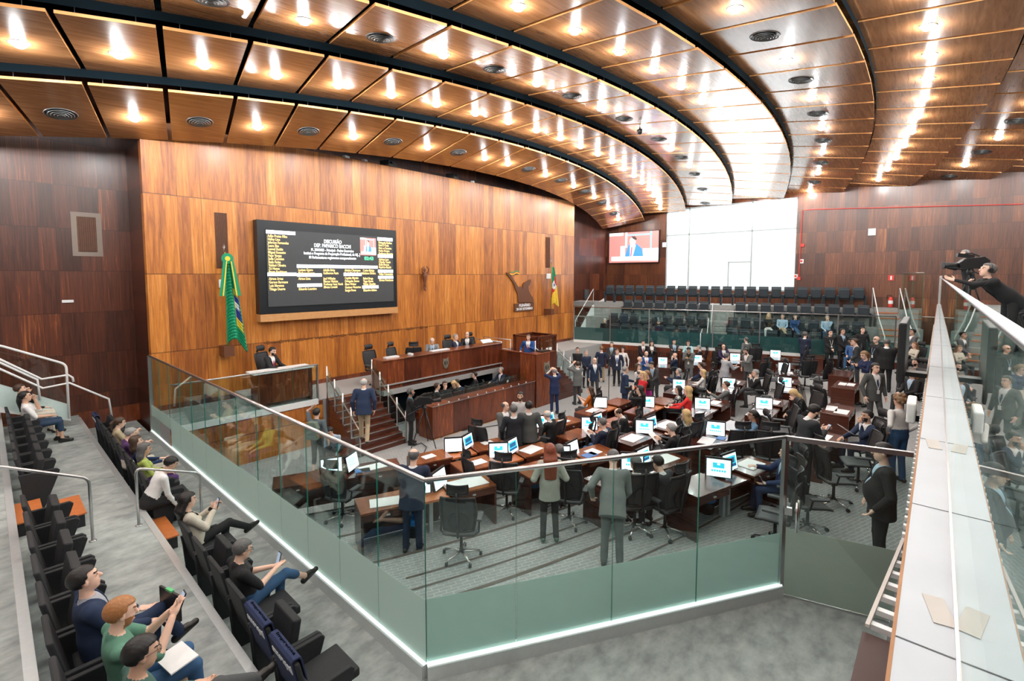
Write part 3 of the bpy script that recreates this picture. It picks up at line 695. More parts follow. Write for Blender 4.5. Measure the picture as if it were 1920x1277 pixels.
# navy seat covers
cov = mat('navy_cover', (.012, .022, .075), .85); wt = mat('white_lettering', (.8, .82, .85), .7)
for i, (y, row) in enumerate([(RA[0]+.02, 0), (RA[1], 0), (RA[-1], 0)]):
    bx = 1.72 if row == 0 else .24
    g = tag(empty('seat_cover', (bx+.15, y, 0), -PI/2), ['navy cloth cover with white lettering on the nearest covered seat', 'navy cloth cover with white lettering on the second covered seat', 'navy cloth cover on the farthest seat of the front row'][i], 'seat cover', 'navy seat covers')
    mb = MB(); w_ = .5
    prof = [(-.105, .48), (-.205, .93), (-.19, .945), (-.145, .945), (-.13, .925), (-.085, .7), (-.075, .7), (-.12, .935), (-.14, .96), (-.195, .96), (-.218, .94), (-.118, .48)]
    mb.prism(prof, cov, lambda u, v, t: (-w_/2+w_*t, u-.0, v)); mb.build('cloth', g)
    v, f = textmesh('Imprensa', .12, wt, 'CENTER', .002)
    mb = MB(); mb.add([(p[0]*-1.0, -.218-.0+.10*(-(p[1]))*.22*0-.0-p[2]+ .0 - .0, .8+p[1]) for p in v], f, wt)
    mb.v = [(a, b+.1/.46*(.94-c)-.004, c) for a, b, c in mb.v]
    mb.add([(p[0]*.9, -.17+.3*p[1], .963) for p in v], f, wt)
    mb.build('lettering', g)
def hand(pts, label, r=.02):
    g = tag(empty('gallery_handrail', (0, 0, 0)), label, 'handrail')
    MB().tube(pts, r, steel, 10).build('rail', g, smooth=True)
    for p in (pts[0], pts[-1]): MB().lathe([(.045, 0), (.045, .008), (.02, .012)], steel, (p[0], p[1], p[2])).build('foot_plate', g, smooth=True)
def bend(P, r=.1):
    out = [P[0]]
    for i in range(1, len(P)-1):
        a, b, c = Vector(P[i-1]), Vector(P[i]), Vector(P[i+1])
        u, v = (a-b).normalized()*r, (c-b).normalized()*r
        for t in (0, .25, .5, .75, 1): out.append(tuple((b+u)*(1-t)**2+b*2*t*(1-t)+(b+v)*t*t))
    return out+[P[-1]]
def rise(x, y, z): return (x, y, z)
hand(bend([(1.45, 9.18, .45), (1.45, 9.18, 1.37), (2.3, 9.18, 1.03), (2.3, 9.18, 0)]), 'curved steel handrail between the front row and second row, near the middle')
hand(bend([(.9, 9.14, .45), (.9, 9.14, 1.4), (-.5, 9.14, 2.1), (-.5, 9.14, .9)]), 'steel handrail crossing the second row at the left picture edge')
hand(bend([(-.6, 9.1, .9), (-.6, 9.1, 1.85), (-1.9, 9.1, 2.5), (-1.9, 9.1, 1.35)]), 'steel handrail higher up at the far left edge')
g = tag(empty('stair_railing', (0, 0, 0)), 'glazed steel stair railing rising to the left beside the dark wall', 'railing')
YR = 16.6
def L3(pts): return [(atY(x, y, YR)[0], YR, atY(x, y, YR)[1]) for x, y in pts]
MB().tube(bend(L3([(-60, 640), (0, 648), (124, 683), (130, 785)]), .12), .028, white_metal, 8).build('upper_rail', g, smooth=True)
MB().tube(L3([(-60, 645), (0, 674), (78, 711), (128, 703), (136, 708), (138, 716)]), .025, white_metal, 8).build('middle_rail', g, smooth=True)
MB().tube(L3([(-60, 662), (0, 692), (80, 728), (130, 718), (204, 748), (210, 782)]), .025, white_metal, 8).build('lower_rail', g, smooth=True)
MB().tube(L3([(-20, 670), (0, 680), (70, 712), (75, 750)]), .025, white_metal, 8).build('inner_rail', g, smooth=True)
mb = MB(); P4 = L3([(-60, 640), (124, 684), (134, 785), (70, 790), (-60, 740)]); mb.add([(a, b+.05, c) for a, b, c in P4], [(0, 1, 2, 3, 4)], glass_m); mb.build('glass_panel', g)
mb = MB(); P4 = L3([(-40, 712), (0, 722), (130, 760), (134, 790), (-40, 770)]); mb.prism([(p[0], p[2]) for p in P4], white_metal, lambda u, v, t: (u, YR+.08+.08*t, v)); mb.build('stringer', g)
# ================================================================= WALL THINGS
def wallbox(name, label, cat, px0, py0, px1, py1, Y, d, m, inset=None):
    x0, z0 = atY(px0, py1, Y); x1, z1 = atY(px1, py0, Y)
    g = tag(empty(name, ((x0+x1)/2, Y, (z0+z1)/2)), label, cat)
    MB().bb(((x0-x1)/2, -d, (z0-z1)/2), ((x1-x0)/2, 0, (z1-z0)/2), m).build('body', g, bevel=min(.02, d/3)); return g, x1-x0, z1-z0
# score board
bx0, bz1 = atY(472, 417, WY); bx1, bz0 = 10.72, 3.14; bx0 = 5.72; bz1 = 6.05
sb = tag(empty('electronic_scoreboard', (bx0, WY-.2+.0, bz0)), 'large black electronic board with name lists on the orange wall', 'scoreboard')
BW, BH = bx1-bx0, bz1-bz0
MB().bb((0, -.1, .0), (BW, .2, BH), mat('board_black', (.008, .012, .016), .35)).build('frame', sb)
MB().bb((.25, -.13, .22), (BW-.17, -.1, BH-.28), mat('board_dark_grey', (.045, .05, .055), .5, emit=.15)).build('display_panel', sb)
MB().bb((0, -.14, -.24), (BW, .2, -.01), mat('light_wood_shelf', (.58, .3, .12), .4, noise=.15)).build('wooden_sill', sb)
wtx = mat('lit_white', (.9, .95, 1), emit=1.6); ytx = mat('lit_amber', (1, .68, .25), emit=1.2); gtx = mat('lit_green', (.1, 1, .35), emit=1.5)
def onboard(u, v): return u, v      # board pixel frame: 1788 x 1277 crop
# board layout measured from the photograph's board, in fractions of the lit panel
PW, PH = BW-.42, BH-.5
def bp(fx, fy): return .25+fx*PW, .22+(1-fy)*PH
bars = [(0, .01, .20, .055), (0, .555, .20, .60), (.20, .445, .385, .49), (.385, .445, .555, .49), (.555, .445, .70, .49), (.70, .445, .855, .49), (.20, .565, .385, .61), (.555, .555, .71, .60),
        (.2, .705, .385, .75), (.71, .745, .86, .79), (.855, .01, 1, .06), (.855, .27, 1, .32), (.855, .505, 1, .55), (.855, .60, 1, .645)]
mb = MB()
for a, b, c, d in bars:
    x0, z0 = bp(a, d); x1, z1 = bp(c, b); mb.bb((x0, -.137, z0), (x1-.015, -.131, z1), wtx)
mb.build('heading_bars', sb)
cols = [(.005, .065, .042, ['Adão Pretto Filho', 'Halley Lino', 'Jeferson Fernandes', 'Laura Sito', 'Leonel Radde', 'Miguel Rossetto', 'Pepe Vargas', 'Sofia Cavedon', 'Stela Farias', 'Valdeci Oliveira', 'Zé Nunes', 'Bruna Rodrigues']),
        (.005, .615, .045, ['Airton Artus', 'Gerson Burmann', 'Luiz Marenco', 'Thiago Duarte']), (.205, .50, .042, ['Luciana Genro', 'Matheus Gomes']), (.205, .62, .04, ['Airton Lima']), (.205, .76, .04, ['Eduardo Loureiro']),
        (.39, .50, .042, ['Adolfo Brito', 'Guilherme Pasin']), (.39, .62, .04, ['Joel Wilhelm', 'Marcus Vinícius', 'Professor Issur Koch', 'Silvana Covatti']),
        (.56, .50, .042, ['Aloísio Classmann', 'Prof. Cláudio Branchieri']), (.56, .61, .045, ['Capitão Martim', 'Delegado Zucco', 'Elton Weber', 'Gustavo Victorino', 'Sergio Peres']),
        (.715, .50, .042, ['Carlos Búrigo', 'Luciano Silveira']), (.715, .62, .042, ['Rafael Braga', 'Tiago Simon', 'Vilmar Zanchin']), (.715, .80, .04, ['Elizandro Sabino']),
        (.86, .07, .042, ['Delegada Nadine', 'Kaká D´Ávila', 'Neri, o Carteiro', 'Pedro Pereira', 'Professor Bonatto']), (.86, .33, .04, ['Adriana Lara', 'Cláudio Tatsch', 'Kelly Moraes', 'Paparico Bacchi']), (.86, .555, .04, ['Felipe Camozzato']), (.86, .65, .04, ['Dirceu Franciscon'])]
mb = MB()
for fx, fy, st, L in cols:
    for i, t in enumerate(L):
        v, f = textmesh(t, .115, ytx, 'LEFT', .0012); x, z = bp(fx+.004, fy+st*(i+.8)); mb.add([(x+p[0]*.72, -.134-p[2], z+p[1]) for p in v], f, ytx)
mb.build('name_list', sb)
mb = MB()
for t, fy, s in (('DISCUSSÃO', .14, .17), ('DEP. PAPARICO BACCHI', .20, .17), ('PL 389/2025 - Principal - Pedro Guerreiro', .255, .125), ('Institui o Programa de Preparação Profissional, de M[...]', .305, .125), ('10 Parlamentares registraram comparecimento', .36, .125)):
    v, f = textmesh(t, s, wtx, 'CENTER', .0015); x, z = bp(.475, fy); mb.add([(x+p[0]*.72, -.134-p[2], z+p[1]) for p in v], f, wtx)
mb.build('heading_text', sb)
v, f = textmesh('02:43', .17, gtx, 'CENTER', .003); x, z = bp(.775, .36); MB().add([(x+p[0], -.134-p[2], z+p[1]) for p in v], f, gtx).build('timer', sb)
def speaker_picture(T, k):
    """the live picture: rosy wall, blue suit, white desk"""
    c = lambda n, col: mat(n, col, emit=k)
    mb = MB()
    def q(x0, y0, x1, y1, m, l): mb.add([T(x0, y0, l), T(x1, y0, l), T(x1, y1, l), T(x0, y1, l)], [(0, 1, 2, 3)], m)
    q(0, 0, 1, 1, c('pic_rose', (.62, .22, .2)), 0); q(0, .9, .3, 1, c('pic_cream', (.9, .75, .7)), 1); q(.34, .5, .38, 1, c('pic_pale', (.8, .85, .9)), 1)
    q(.38, .88, .86, .93, c('pic_blue', (.25, .5, .75)), 1); q(.84, .4, .87, 1, c('pic_blue', (.25, .5, .75)), 1); q(.7, .05, 1, .45, c('pic_pale', (.8, .85, .9)), 1); q(.24, .1, .34, .55, c('pic_pale', (.8, .85, .9)), 1)
    def poly(P, m, l): mb.add([T(a, b, l) for a, b in P], [tuple(range(len(P)))], m)
    poly([(.34, .2), (.71, .2), (.68, .45), (.58, .6), (.42, .6), (.38, .45)], c('pic_suit', (.06, .25, .6)), 2)
    poly([(.44, .2), (.5, .2), (.56, .58), (.44, .6)], c('pic_pale', (.8, .85, .9)), 3); poly([(.45, .2), (.47, .2), (.49, .5), (.47, .52)], c('pic_tie', (.5, .05, .15)), 4)
    poly([(.435+.065*math.cos(a)+.06, .7+.13*math.sin(a)) for a in np.linspace(0, 2*PI, 14, endpoint=False)], c('pic_face', (.85, .6, .5)), 4)
    poly([(.5, .78), (.565, .72), (.58, .78), (.54, .86), (.46, .86)], c('pic_hair', (.08, .06, .06)), 5)
    q(.05, .06, .72, .2, c('pic_white', (.95, .97, 1)), 6)
    return mb
x0, z0 = bp(.70, .29); x1, z1 = bp(.84, .03)
speaker_picture(lambda u, v, l: (x0+(x1-x0)*u, -.1335-.0008*l, z0+(z1-z0)*v), 1.0).build('video_inset', sb)
# far screen
y1, z1 = atX(1138, 438, FX); y0, z0 = atX(1236, 492, FX); z0, z1, y0, y1 = 5.16, 7.3, 14.0, 17.75
fs = tag(empty('wall_screen', (FX-.12, (y0+y1)/2, (z0+z1)/2)), 'big flat screen showing the speaker in a blue suit, beside the bright window', 'screen')
MB().bb((0, (y0-y1)/2, (z0-z1)/2), (.1, (y1-y0)/2, (z1-z0)/2), blackp).build('housing', fs)
hw, hh = (y1-y0)/2-.05, (z1-z0)/2-.05
speaker_picture(lambda u, v, l: (-.004-.003*l, hw-2*hw*u, -hh+2*hh*v), 1.4).build('picture', fs)
for y in (y1-.25, ): MB().tube([(FX-.05, y, z1), (FX-.05, y, 8.4)], .012, steel, 6).build('cable', fs)

# crucifix figure
cr = tag(empty('crucifix_figure', (12.2, WY-.12, 3.75)), 'small carved dark wooden figure with raised arms on the orange wall', 'sculpture')
dw = mat('carved_wood', (.16, .05, .02), .5, noise=.3)
mb = MB(); mb.lathe([(.03, 0), (.06, .1), (.05, .3), (.075, .45), (.1, .62), (.075, .7), (.035, .74), (.055, .8), (.05, .88), (.0, .92)], dw, (0, 0, -.02), 12)
for s in (-1, 1): mb.tube([(0, -.02, .66), (s*.15, -.03, .72), (s*.17, -.04, .86), (s*.05, -.05, .95)], [.035, .03, .026, .02], dw, 8)
mb.tube([(-.05, -.02, .1), (.0, -.06, -.05)], [.04, .02], dw, 8)
mb.build('figure', cr, smooth=True)
# horse and rider silhouette + sign
st = tag(empty('wall_relief', (16.9, WY-.02, 2.9)), 'brown cut-out relief of a mounted flag bearer above the sign', 'relief')
rel = mat('relief_brown', (.13, .045, .018), .5)
def relp(px, py): x, z = atY(px, py, WY); return x-16.9, z-2.9
out = [(970, 567), (969, 551), (966, 544), (963, 535), (961, 530), (953, 519), (949, 514), (948, 511), (954, 512), (957, 517), (964, 528), (966, 531), (970, 538), (975, 537), (978, 539), (979, 543), (979, 533), (981, 530), (986, 528), (990, 526), (993, 524), (994, 528), (992, 533), (989, 537), (990, 545), (993, 552), (997, 557), (999, 563), (998, 567)]
P = [relp(*p) for p in out]; mb = MB(); mb.prism(P, rel, lambda u, v, t: (u, -.05*t, v)); mb.build('silhouette', st)
for c_, o_ in ((mat('flag_green', (.02, .3, .1), .6), 0), (mat('flag_red', (.6, .04, .04), .6), 1), (mat('flag_yellow', (.85, .6, .05), .6), 2)):
    Q = [relp(953+i*3.6, 509+1.7*o_+1.6*math.sin(i*1.3)) for i in range(6)]; Q2 = [relp(953+i*3.6, 509+1.7*(o_+1)+1.6*math.sin(i*1.3)) for i in range(6)]
    mb = MB(); mb.prism(Q+Q2[::-1], c_, lambda u, v, t: (u, -.06-.03*t, v)); mb.build('flag_stripe', st)
sx0, sz0 = atY(963, 583, WY); sx1, sz1 = atY(999.5, 568, WY); sz0 = 2.53; sz1 = 2.93
sg = tag(empty('hall_sign', (sx0, WY-.03, sz0)), 'dark wooden sign plate lettered PLENÁRIO 20 DE SETEMBRO below the relief', 'sign')
MB().bb((0, -.04, 0), (sx1-sx0, .03, sz1-sz0), rel).build('plate', sg)
mb = MB()
for t, z, s in (('PLENÁRIO', .23, .19), ('20 DE SETEMBRO', .06, .165)):
    v, f = textmesh(t, s, wt, 'CENTER', .004, .006); mb.add([((sx1-sx0)/2+p[0], -.048-p[2], z+p[1]) for p in v], f, wt)
mb.build('lettering', sg)
# flags
def flag(name, x, zt, zb, label, kind):
    g = tag(empty(name, (x, WY-.35, zb)), label, 'flag'); H_ = zt-zb
    MB().tube([(0, 0, -.12), (.02, 0, H_+.08)], .02, mat('pole_striped', (.25, .22, .03), .5), 8).lathe([(.0, H_+.34), (.035, H_+.22), (.012, H_+.14), (.02, H_+.06)], steel, n=10).build('pole', g, smooth=True)
    MB().bb((-.14, -.12, -.36), (.14, .33, -.05), rel).build('wall_bracket', g)
    mb = MB(); nu, nv = 22, 26; vs = []; 
    G = mat('flag_deep_green', (.0, .28, .13), .7); Yl = mat('flag_yellow', (.85, .6, .05), .6); Bl = mat('flag_blue', (.02, .05, .35), .6); Rd = mat('flag_red', (.6, .04, .04), .6); Wh = mat('flag_white', (.8, .8, .8), .6)
    for j in range(nv+1):
        v = j/nv; wdt = (.10+.42*v**.8); 
        for i in range(nu+1):
            u = i/nu; fold = math.sin(u*11)*.07*(.4+v); L = H_*(.97 if kind == 'b' else .93)*(1-.12*abs(math.sin(u*3.3)))
            vs.append(((u-.15)*wdt+.03, -.05+fold*.8-.05, H_-.12-v*L+ (-.25*u*v if kind == 'b' else 0)))
    for j in range(nv):
        for i in range(nu):
            u, v = (i+.5)/nu, (j+.5)/nv
            if kind == 'b':
                m = G
                if .62 < u < .95 and .36 < v < .8: m = Yl
                if .66 < u < .95 and .44 < v < .7: m = Bl
                if .7 < u < .92 and abs(v-.54-.1*(u-.8)) < .03: m = Wh
            else:
                b_ = v+.35*(u-.5)
                m = G if b_ < .38 else (Rd if b_ < .62 else Yl)
                if (u-.5)**2/.16+(v-.5)**2/.013 < 1: m = Wh
                if (u-.5)**2/.04+(v-.5)**2/.003 < 1: m = Bl
            a = j*(nu+1)+i; mb.add([vs[a], vs[a+1], vs[a+nu+2], vs[a+nu+1]], [(0, 3, 2, 1)], m)
    o = mb.build('cloth', g, smooth=True); sd = o.modifiers.new('thick', 'SOLIDIFY'); sd.thickness = .008
    if kind == 'b':
        MB().lathe([(.0, 0), (.05, 0), (.05, .02), (.15, .015), (.16, .0), (.0, -.01)], G, (.04, -.14, H_-.12), 16, 'Y').lathe([(.0, .03), (.06, .03), (.07, .018)], Yl, (.04, -.17, H_-.12), 12, 'Y').build('rosette', g)
        for s in (-1, 1):
            MB().prism([(-.05, 0), (.06, 0), (.11, -1.0), (-.06, -1.0)], G, lambda u, v, t: (.04+s*.09+u*.9+s*v*-.12, -.2+.01*t, H_-.2+v)).prism([(.0, 0), (.03, 0), (.03, -1.0), (-.01, -1.0)], Yl, lambda u, v, t: (.04+s*.09+u*.9+s*v*-.12-s*.03, -.215+.01*t, H_-.2+v)).build('ribbon', g)
    return g
fx_, fz_ = atY(425, 655, WY-.35); flag('national_flag', 4.78, 4.95, 2.32, 'green, yellow and blue flag hanging on a pole left of the board', 'b')
flag('state_flag', 20.35, 4.9, 2.6, 'green, red and yellow flag hanging at the right end of the orange wall', 's')
for i, (a, b, c, d) in enumerate([(410, 524, 426, 540), (1024, 513, 1032, 523)]): wallbox('access_point', 'white rounded wall box beside the %s flag' % ('left' if i == 0 else 'right'), 'wall box', a, b, c, d, WY, .06, white_metal)
slot = mat('brown_slats', (.09, .045, .025), .6, noise=.3)
for i, (a, b, c, d, Y, lab) in enumerate([(406, 400, 425, 503, WY, 'tall narrow slatted vent above the left flag'), (1023, 445, 1031, 502, WY, 'tall narrow slatted vent at the right end of the orange wall'), (147, 408, 179, 472, WB, 'slatted vent in a pale frame on the dark left wall')]):
    g, w_, h_ = wallbox('wall_vent', lab, 'vent', a, b, c, d, Y, .02, slot)
    mb = MB(); n = 9
    for k in range(n): mb.bb((-w_/2+w_*(k+.3)/n, -.035, -h_/2+.02), (-w_/2+w_*(k+.62)/n, -.02, h_/2-.02), dw)
    mb.build('slats', g)
    if i == 2: MB().bb((-w_/2-.12, -.012, -h_/2-.12), (w_/2+.12, -.002, h_/2+.12), mat('pale_frame', (.25, .2, .17), .5)).build('frame', g)
wallbox('exit_sign', 'small white sign strip on the dark left wall', 'sign', 116, 562, 138, 568, WB, .03, white_metal)
sg2, w_, h_ = wallbox('security_camera', 'white camera at the lower right corner of the big board', 'camera', 724, 556, 736, 566, WY, .25, white_metal)
for i, (a, b, c, d, lab, m) in enumerate([(714, 296, 744, 313, 'black projector on top of the orange wall, left one', blackp), (836, 315, 862, 334, 'black projector on top of the orange wall, right one', blackp), (643, 290, 656, 302, 'grey box on top of the orange wall near its middle', alu), (680, 301, 689, 306, 'small white device on top of the orange wall, left of the projectors', white_metal), (883, 336, 890, 342, 'small white device on top of the orange wall, right of the projectors', white_metal)]):
    x, z = atY((a+c)/2, d, WY+.1); s_ = (c-a)*.019
    g = tag(empty('projector' if i < 2 else 'wall_device', (x, WY+.12, 8.5)), lab, 'projector' if i < 2 else 'device')
    MB().box((0, 0, .1 if i < 2 else .05), (s_, .4 if i < 2 else .15, .2 if i < 2 else .1), m, rz=.4).build('body', g, bevel=.02)
    if i < 2:
        MB().lathe([(.05, 0), (.06, .06), (.04, .07)], chrome, (-.05, -.28, .1), 14, 'Y').build('lens', g); MB().bb((-.04, -.225, .14), (.02, -.215, .16), mat('blue_light', (.1, .3, 1), emit=2)).build('status_light', g)
# far wall small things
def farbox(name, lab, cat, px, py, w_, h_, m, d=.05):
    y, z = atX(px, py, FX); g = tag(empty(name, (FX, y, z)), lab, cat); MB().bb((-d, -w_/2, -h_/2), (0, w_/2, h_/2), m).build('plate', g); return g
farbox('wall_box', 'small white box between the far screen and the bright window', 'wall box', 1246, 459, .25, .3, white_metal)
farbox('speaker_plate', 'square white plate high on the far wall', 'wall plate', 1635, 435, .3, .33, white_metal)
rs = mat('sign_red', (.65, .05, .04), .5)
for i, (px, py) in enumerate([(1503, 490), (1492, 518)]):
    g = farbox('alarm_sign', ('upper' if i == 0 else 'lower')+' small red and white alarm sign beside the window', 'sign', px, py, .2, .22, white_metal); MB().bb((-.06, -.05, -.05), (-.05, .05, .06), rs).build('symbol', g)
g = farbox('extinguisher_sign', 'red and white extinguisher sign above the extinguisher', 'sign', 1671, 521, .22, .26, rs); MB().bb((-.06, -.03, -.09), (-.05, .03, .09), white_metal).build('symbol', g)
y_, z_ = atX(1505, 470, FX); yb, zb = atX(1498, 525, FX); yt, zt = atX(1505, 395, FX); yr, zr = atX(1920, 352, FX)
pp = tag(empty('fire_pipe', (FX-.05, 0, 0)), 'thin red conduit rising beside the window and running along the wall', 'conduit')
MB().tube([(0, yb, zb), (0, yt, zt), (0, yt-.4, zt+.02), (0, yr, 7.35)], .02, rs, 6).build('pipe', pp); MB().bb((-.04, y_-.08, z_+.2), (.03, y_+.08, z_+.36), rs).bb((-.04, yb-.08, zb), (.03, yb+.08, zb+.16), rs).build('call_point', pp)
y_, z_ = atX(1670, 565, FX-.2)
fe = tag(empty('fire_extinguisher', (FX-.2, y_, z_-.3)), 'red fire extinguisher hanging at the far wall', 'fire extinguisher')
MB().lathe([(.0, 0), (.09, .01), (.095, .05), (.095, .42), (.05, .5), (.03, .52)], rs, n=16).build('cylinder', fe, smooth=True); MB().lathe([(.097, .18), (.097, .34)], paper, n=16).build('label_band', fe); MB().tube([(0, 0, .52), (0, 0, .6), (-.02, .12, .6), (-.02, .16, .4)], .015, blackp, 6).build('hose', fe); MB().bb((.05, -.1, .2), (.2, .1, .26), blackp).build('bracket', fe)
# dark loudspeaker plate on the recess wall
x_, z_ = atY(1098, 552, WB); g = tag(empty('wall_loudspeaker', (x_, WB-.02, z_)), 'grey loudspeaker panel on the recessed wall right of the flag', 'loudspeaker'); MB().bb((-.25, -.08, -.33), (.25, 0, .33), grey_mesh).build('grille', g)
# dome camera hanging from the fourth panel row
d_ = cp(2, .5, 10.2); g = tag(empty('dome_camera', (d_[0], d_[1], d_[2]-.02)), 'dark dome camera under the third ceiling panel row', 'camera')
MB().lathe([(.0, -.28), (.08, -.25), (.1, -.17), (.1, -.1), (.03, -.08), (.03, 0)], blackp, n=16).build('dome', g, smooth=True)

# ================================================================= FURNITURE
cyan = mat('screen_cyan', (.04, .55, .72), emit=1.0); scw = mat('screen_white', (.88, .95, 1), emit=1.15); navy_e = mat('screen_navy', (.02, .12, .3), emit=.6)
def screen_face(mb, w_, h_, style, T):
    q = lambda x0, y0, x1, y1, m, l: mb.add([T(x0, y0, l), T(x1, y0, l), T(x1, y1, l), T(x0, y1, l)], [(0, 1, 2, 3)], m)
    q(-w_/2, -h_/2, w_/2, h_/2, scw, 0)
    if style == 0:
        q(-w_*.24, h_*.0, w_*.24, h_*.3, cyan, 1); q(-w_*.06, h_*.17, w_*.06, h_*.28, scw, 2)
        for i in range(6): q(-w_*.3+i*w_*.105, -h_*.22, -w_*.3+i*w_*.105+w_*.075, -h_*.11, cyan, 1)
    elif style == 1:
        q(-w_*.42, -h_*.3, w_*.42, h_*.35, cyan, 1); q(-w_*.3, -h_*.05, w_*.3, h_*.25, navy_e, 2); q(-w_*.4, -h_*.27, w_*.4, -h_*.12, navy_e, 2)
    elif style == 3:
        for i in range(6): q(-w_*.35, h_*.3-i*h_*.1, w_*(.1+.07*(i*7 % 4)), h_*.33-i*h_*.1, cyan, 1)
def make_monitor(style):
    g = empty('monitor', (0, 0, 0)); tag(g, 'x', 'monitor'); tilt = R(12)
    c, s = math.cos(tilt), math.sin(tilt); w_, h_ = .40, .30
    T = lambda u, v, l: (u, -.028*c-.001*l+(v)*s+.0, .20+v*c-.028*s)
    b = MB(); b.box((0, 0, .20), (w_+.05, .045, h_+.05), blackp, rx=-tilt); b.build('bezel', g, bevel=.006)
    m2 = MB(); screen_face(m2, w_, h_, style, T); m2.build('screen', g)
    MB().box((0, .05, .07), (.12, .05, .14), blackp).box((0, .05, .008), (.24, .18, .016), blackp).build('stand', g)
    return Proto(g)
mon = [make_monitor(0), make_monitor(1), make_monitor(2), make_monitor(3)]
def make_desk(L, double, top):
    g = empty('desk', (0, 0, 0)); tag(g, 'x', 'desk'); D = .62; m = .33
    ends = [(-L/2, -m), (m, L/2)] if double else [(-L/2, L/2)]
    for a, b in ends:
        MB().bb((a, -D/2, .72), (b, D/2, .76), top).build('desk_top', g, bevel=.006)
        dr_ = MB().bb((a+.04, -D/2+.01, .60), (b-.04, -D/2+.03, .715), desk_wood).build('drawer', g)
        MB().bb(((a+b)/2-.03, -D/2-.012, .65), ((a+b)/2+.03, -D/2+.01, .67), alu).build('handle', dr_)
        MB().bb((a+.04, -D/2+.03, .6), (b-.04, D/2-.06, .615), desk_wood).build('drawer_box', g)
    if double:
        MB().bb((-m, -D/2+.06, .66), (m, D/2, .70), step_wood if top is desk_top_wood else desk_wood).build('middle_shelf', g)
        MB().bb((-m, D/2-.05, .3), (m, D/2-.03, .66), desk_wood).build('cable_panel', g)
        for x in (-.12, .02): MB().bb((x, -.02, .0), (x+.07, .06, .66), alu).build('metal_leg', g)
    MB().bb((-L/2, -D/2, 0), (-L/2+.04, D/2, .72), desk_wood).build('side_panel', g); MB().bb((L/2-.04, -D/2, 0), (L/2, D/2, .72), desk_wood).build('side_panel', g)
    MB().bb((-L/2+.04, D/2-.03, .02), (L/2-.04, D/2, .72), desk_wood).build('front_panel', g)
    return Proto(g)
dk2r, dk2d, dk1 = make_desk(2.45, True, desk_top_wood), make_desk(2.45, True, desk_wood), make_desk(1.25, False, desk_wood)
def yaw_c(x, y): return math.atan2(TC[1]-y, TC[0]-x)-PI/2
# (monitor px, py, red?, second monitor style, label)
desks = [
 ('a', 863, 850, 1, 'reddish double desk nearest the stage stairs, two monitors'),
 ('b', 948, 861, 1, 'reddish double desk behind the standing pair, papers and two monitors'),
 ('c', 1064, 868, 1, 'double desk in front of the red-haired woman, blue book on it'),
 ('d', 1024, 804, 1, 'double desk of the balding man in black near the open floor'),
 ('e', 1116, 808, 1, 'double desk with a bare left half, one white monitor, middle of the hall'),
 ('f', 1134, 766, 1, 'desk beside the woman in orange with a blank white monitor'),
 ('g', 1219, 815, 0, 'double desk with a papers stack under a woman with grey hair'),
 ('h', 1222, 765, 1, 'double desk beside the photographer in black'),
 ('i', 1325, 769, 0, 'double desk of the man in grey suit gesturing'),
 ('j', 1352, 819, 0, 'double desk with papers before the mesh headrest chair'),
 ('k', 1440, 769, 0, 'double desk before the sleeping blonde woman'),
 ('l', 1363, 898, 0, 'large dark double desk in the right foreground, tall side panel'),
 ('m', 802, 930, 1, 'double desk nearest the glass corner, open papers on it'),
 ('n', 636, 893, 0, 'double desk behind the left glass partition'),
 ('o', 1200, 885, 0, 'double desk of the two seated men behind the near glass'),
 ('p', 1279, 730, 0, 'double desk beside the woman in white sweater'),
 ('q', 1372, 728, 0, 'double desk in front of the grey-haired man resting his chin'),
 ('r', 1476, 727, 0, 'pale-papered double desk in front of the empty chairs'),
 ('s', 1474, 697, 0, 'double desk two rows below the tribune, small monitor'),
 ('t', 1456, 671, 0, 'rear desk just below the tribune with a small monitor'),
 ('u', 1246, 684, 0, 'desk of the bald man in a blue suit'),
 ('v', 1310, 680, 0, 'rear desk of the man in black with grey hair'),
 ('w', 1381, 677, 0, 'rear desk between the two standing men in grey')]
DP = {}
for key, px, py, red, lab in desks:
    x, y, z = onfloor(px, py, .68); yw = yaw_c(x, y)
    if key == 'l': yw = R(-16)
    DP[key] = (x, y, z, yw); (dk2r if red else dk2d).put((x, y, z), yw, lab, 'desks of the assembly')
def ondesk(key, u, v, h=.76):
    x, y, z, a = DP[key]; return (x+u*math.cos(a)-v*math.sin(a), y+u*math.sin(a)+v*math.cos(a), z+h), a
ordm = {'a': 'a: '}
mlab = dict(a='on the desk nearest the stairs', b='on the desk behind the standing pair', c='beside the red-haired woman', d='of the balding man in black', e='on the half-bare reddish desk', f='beside the woman in orange', g='beside the grey-haired woman',
            h='beside the photographer', i='of the gesturing man in grey', j='before the mesh headrest', k='before the sleeping blonde woman', l='on the large foreground desk', m='at the glass corner', n='behind the left partition', o='of the two seated men near the glass',
            p='beside the woman in white', q='of the man resting his chin', r='on the pale-papered desk', s='two rows below the tribune', t='on the rear desk under the tribune', u='of the bald man in blue', v='of the grey-haired man in black', w='between the standing men in grey')
for key, px, py, red, lab in desks:
    p, a = ondesk(key, -.14, .08, .70); stl = 2 if key in 'f' else 0; a = math.atan2(p[1], p[0])-PI/2+R(4)
    if key == 'a': stl = 2
    mon[stl].put(p, a, 'lit desk monitor '+mlab[key], 'desk monitors')
    p, a = ondesk(key, .26, .14, .70); a = math.atan2(p[1], p[0])-PI/2+R(58)
    st2 = 3 if key in 'mcn' else 1
    if key in 'abcdlmnoeg': mon[st2].put(p, a, 'second, turned monitor '+mlab[key], 'desk monitors')
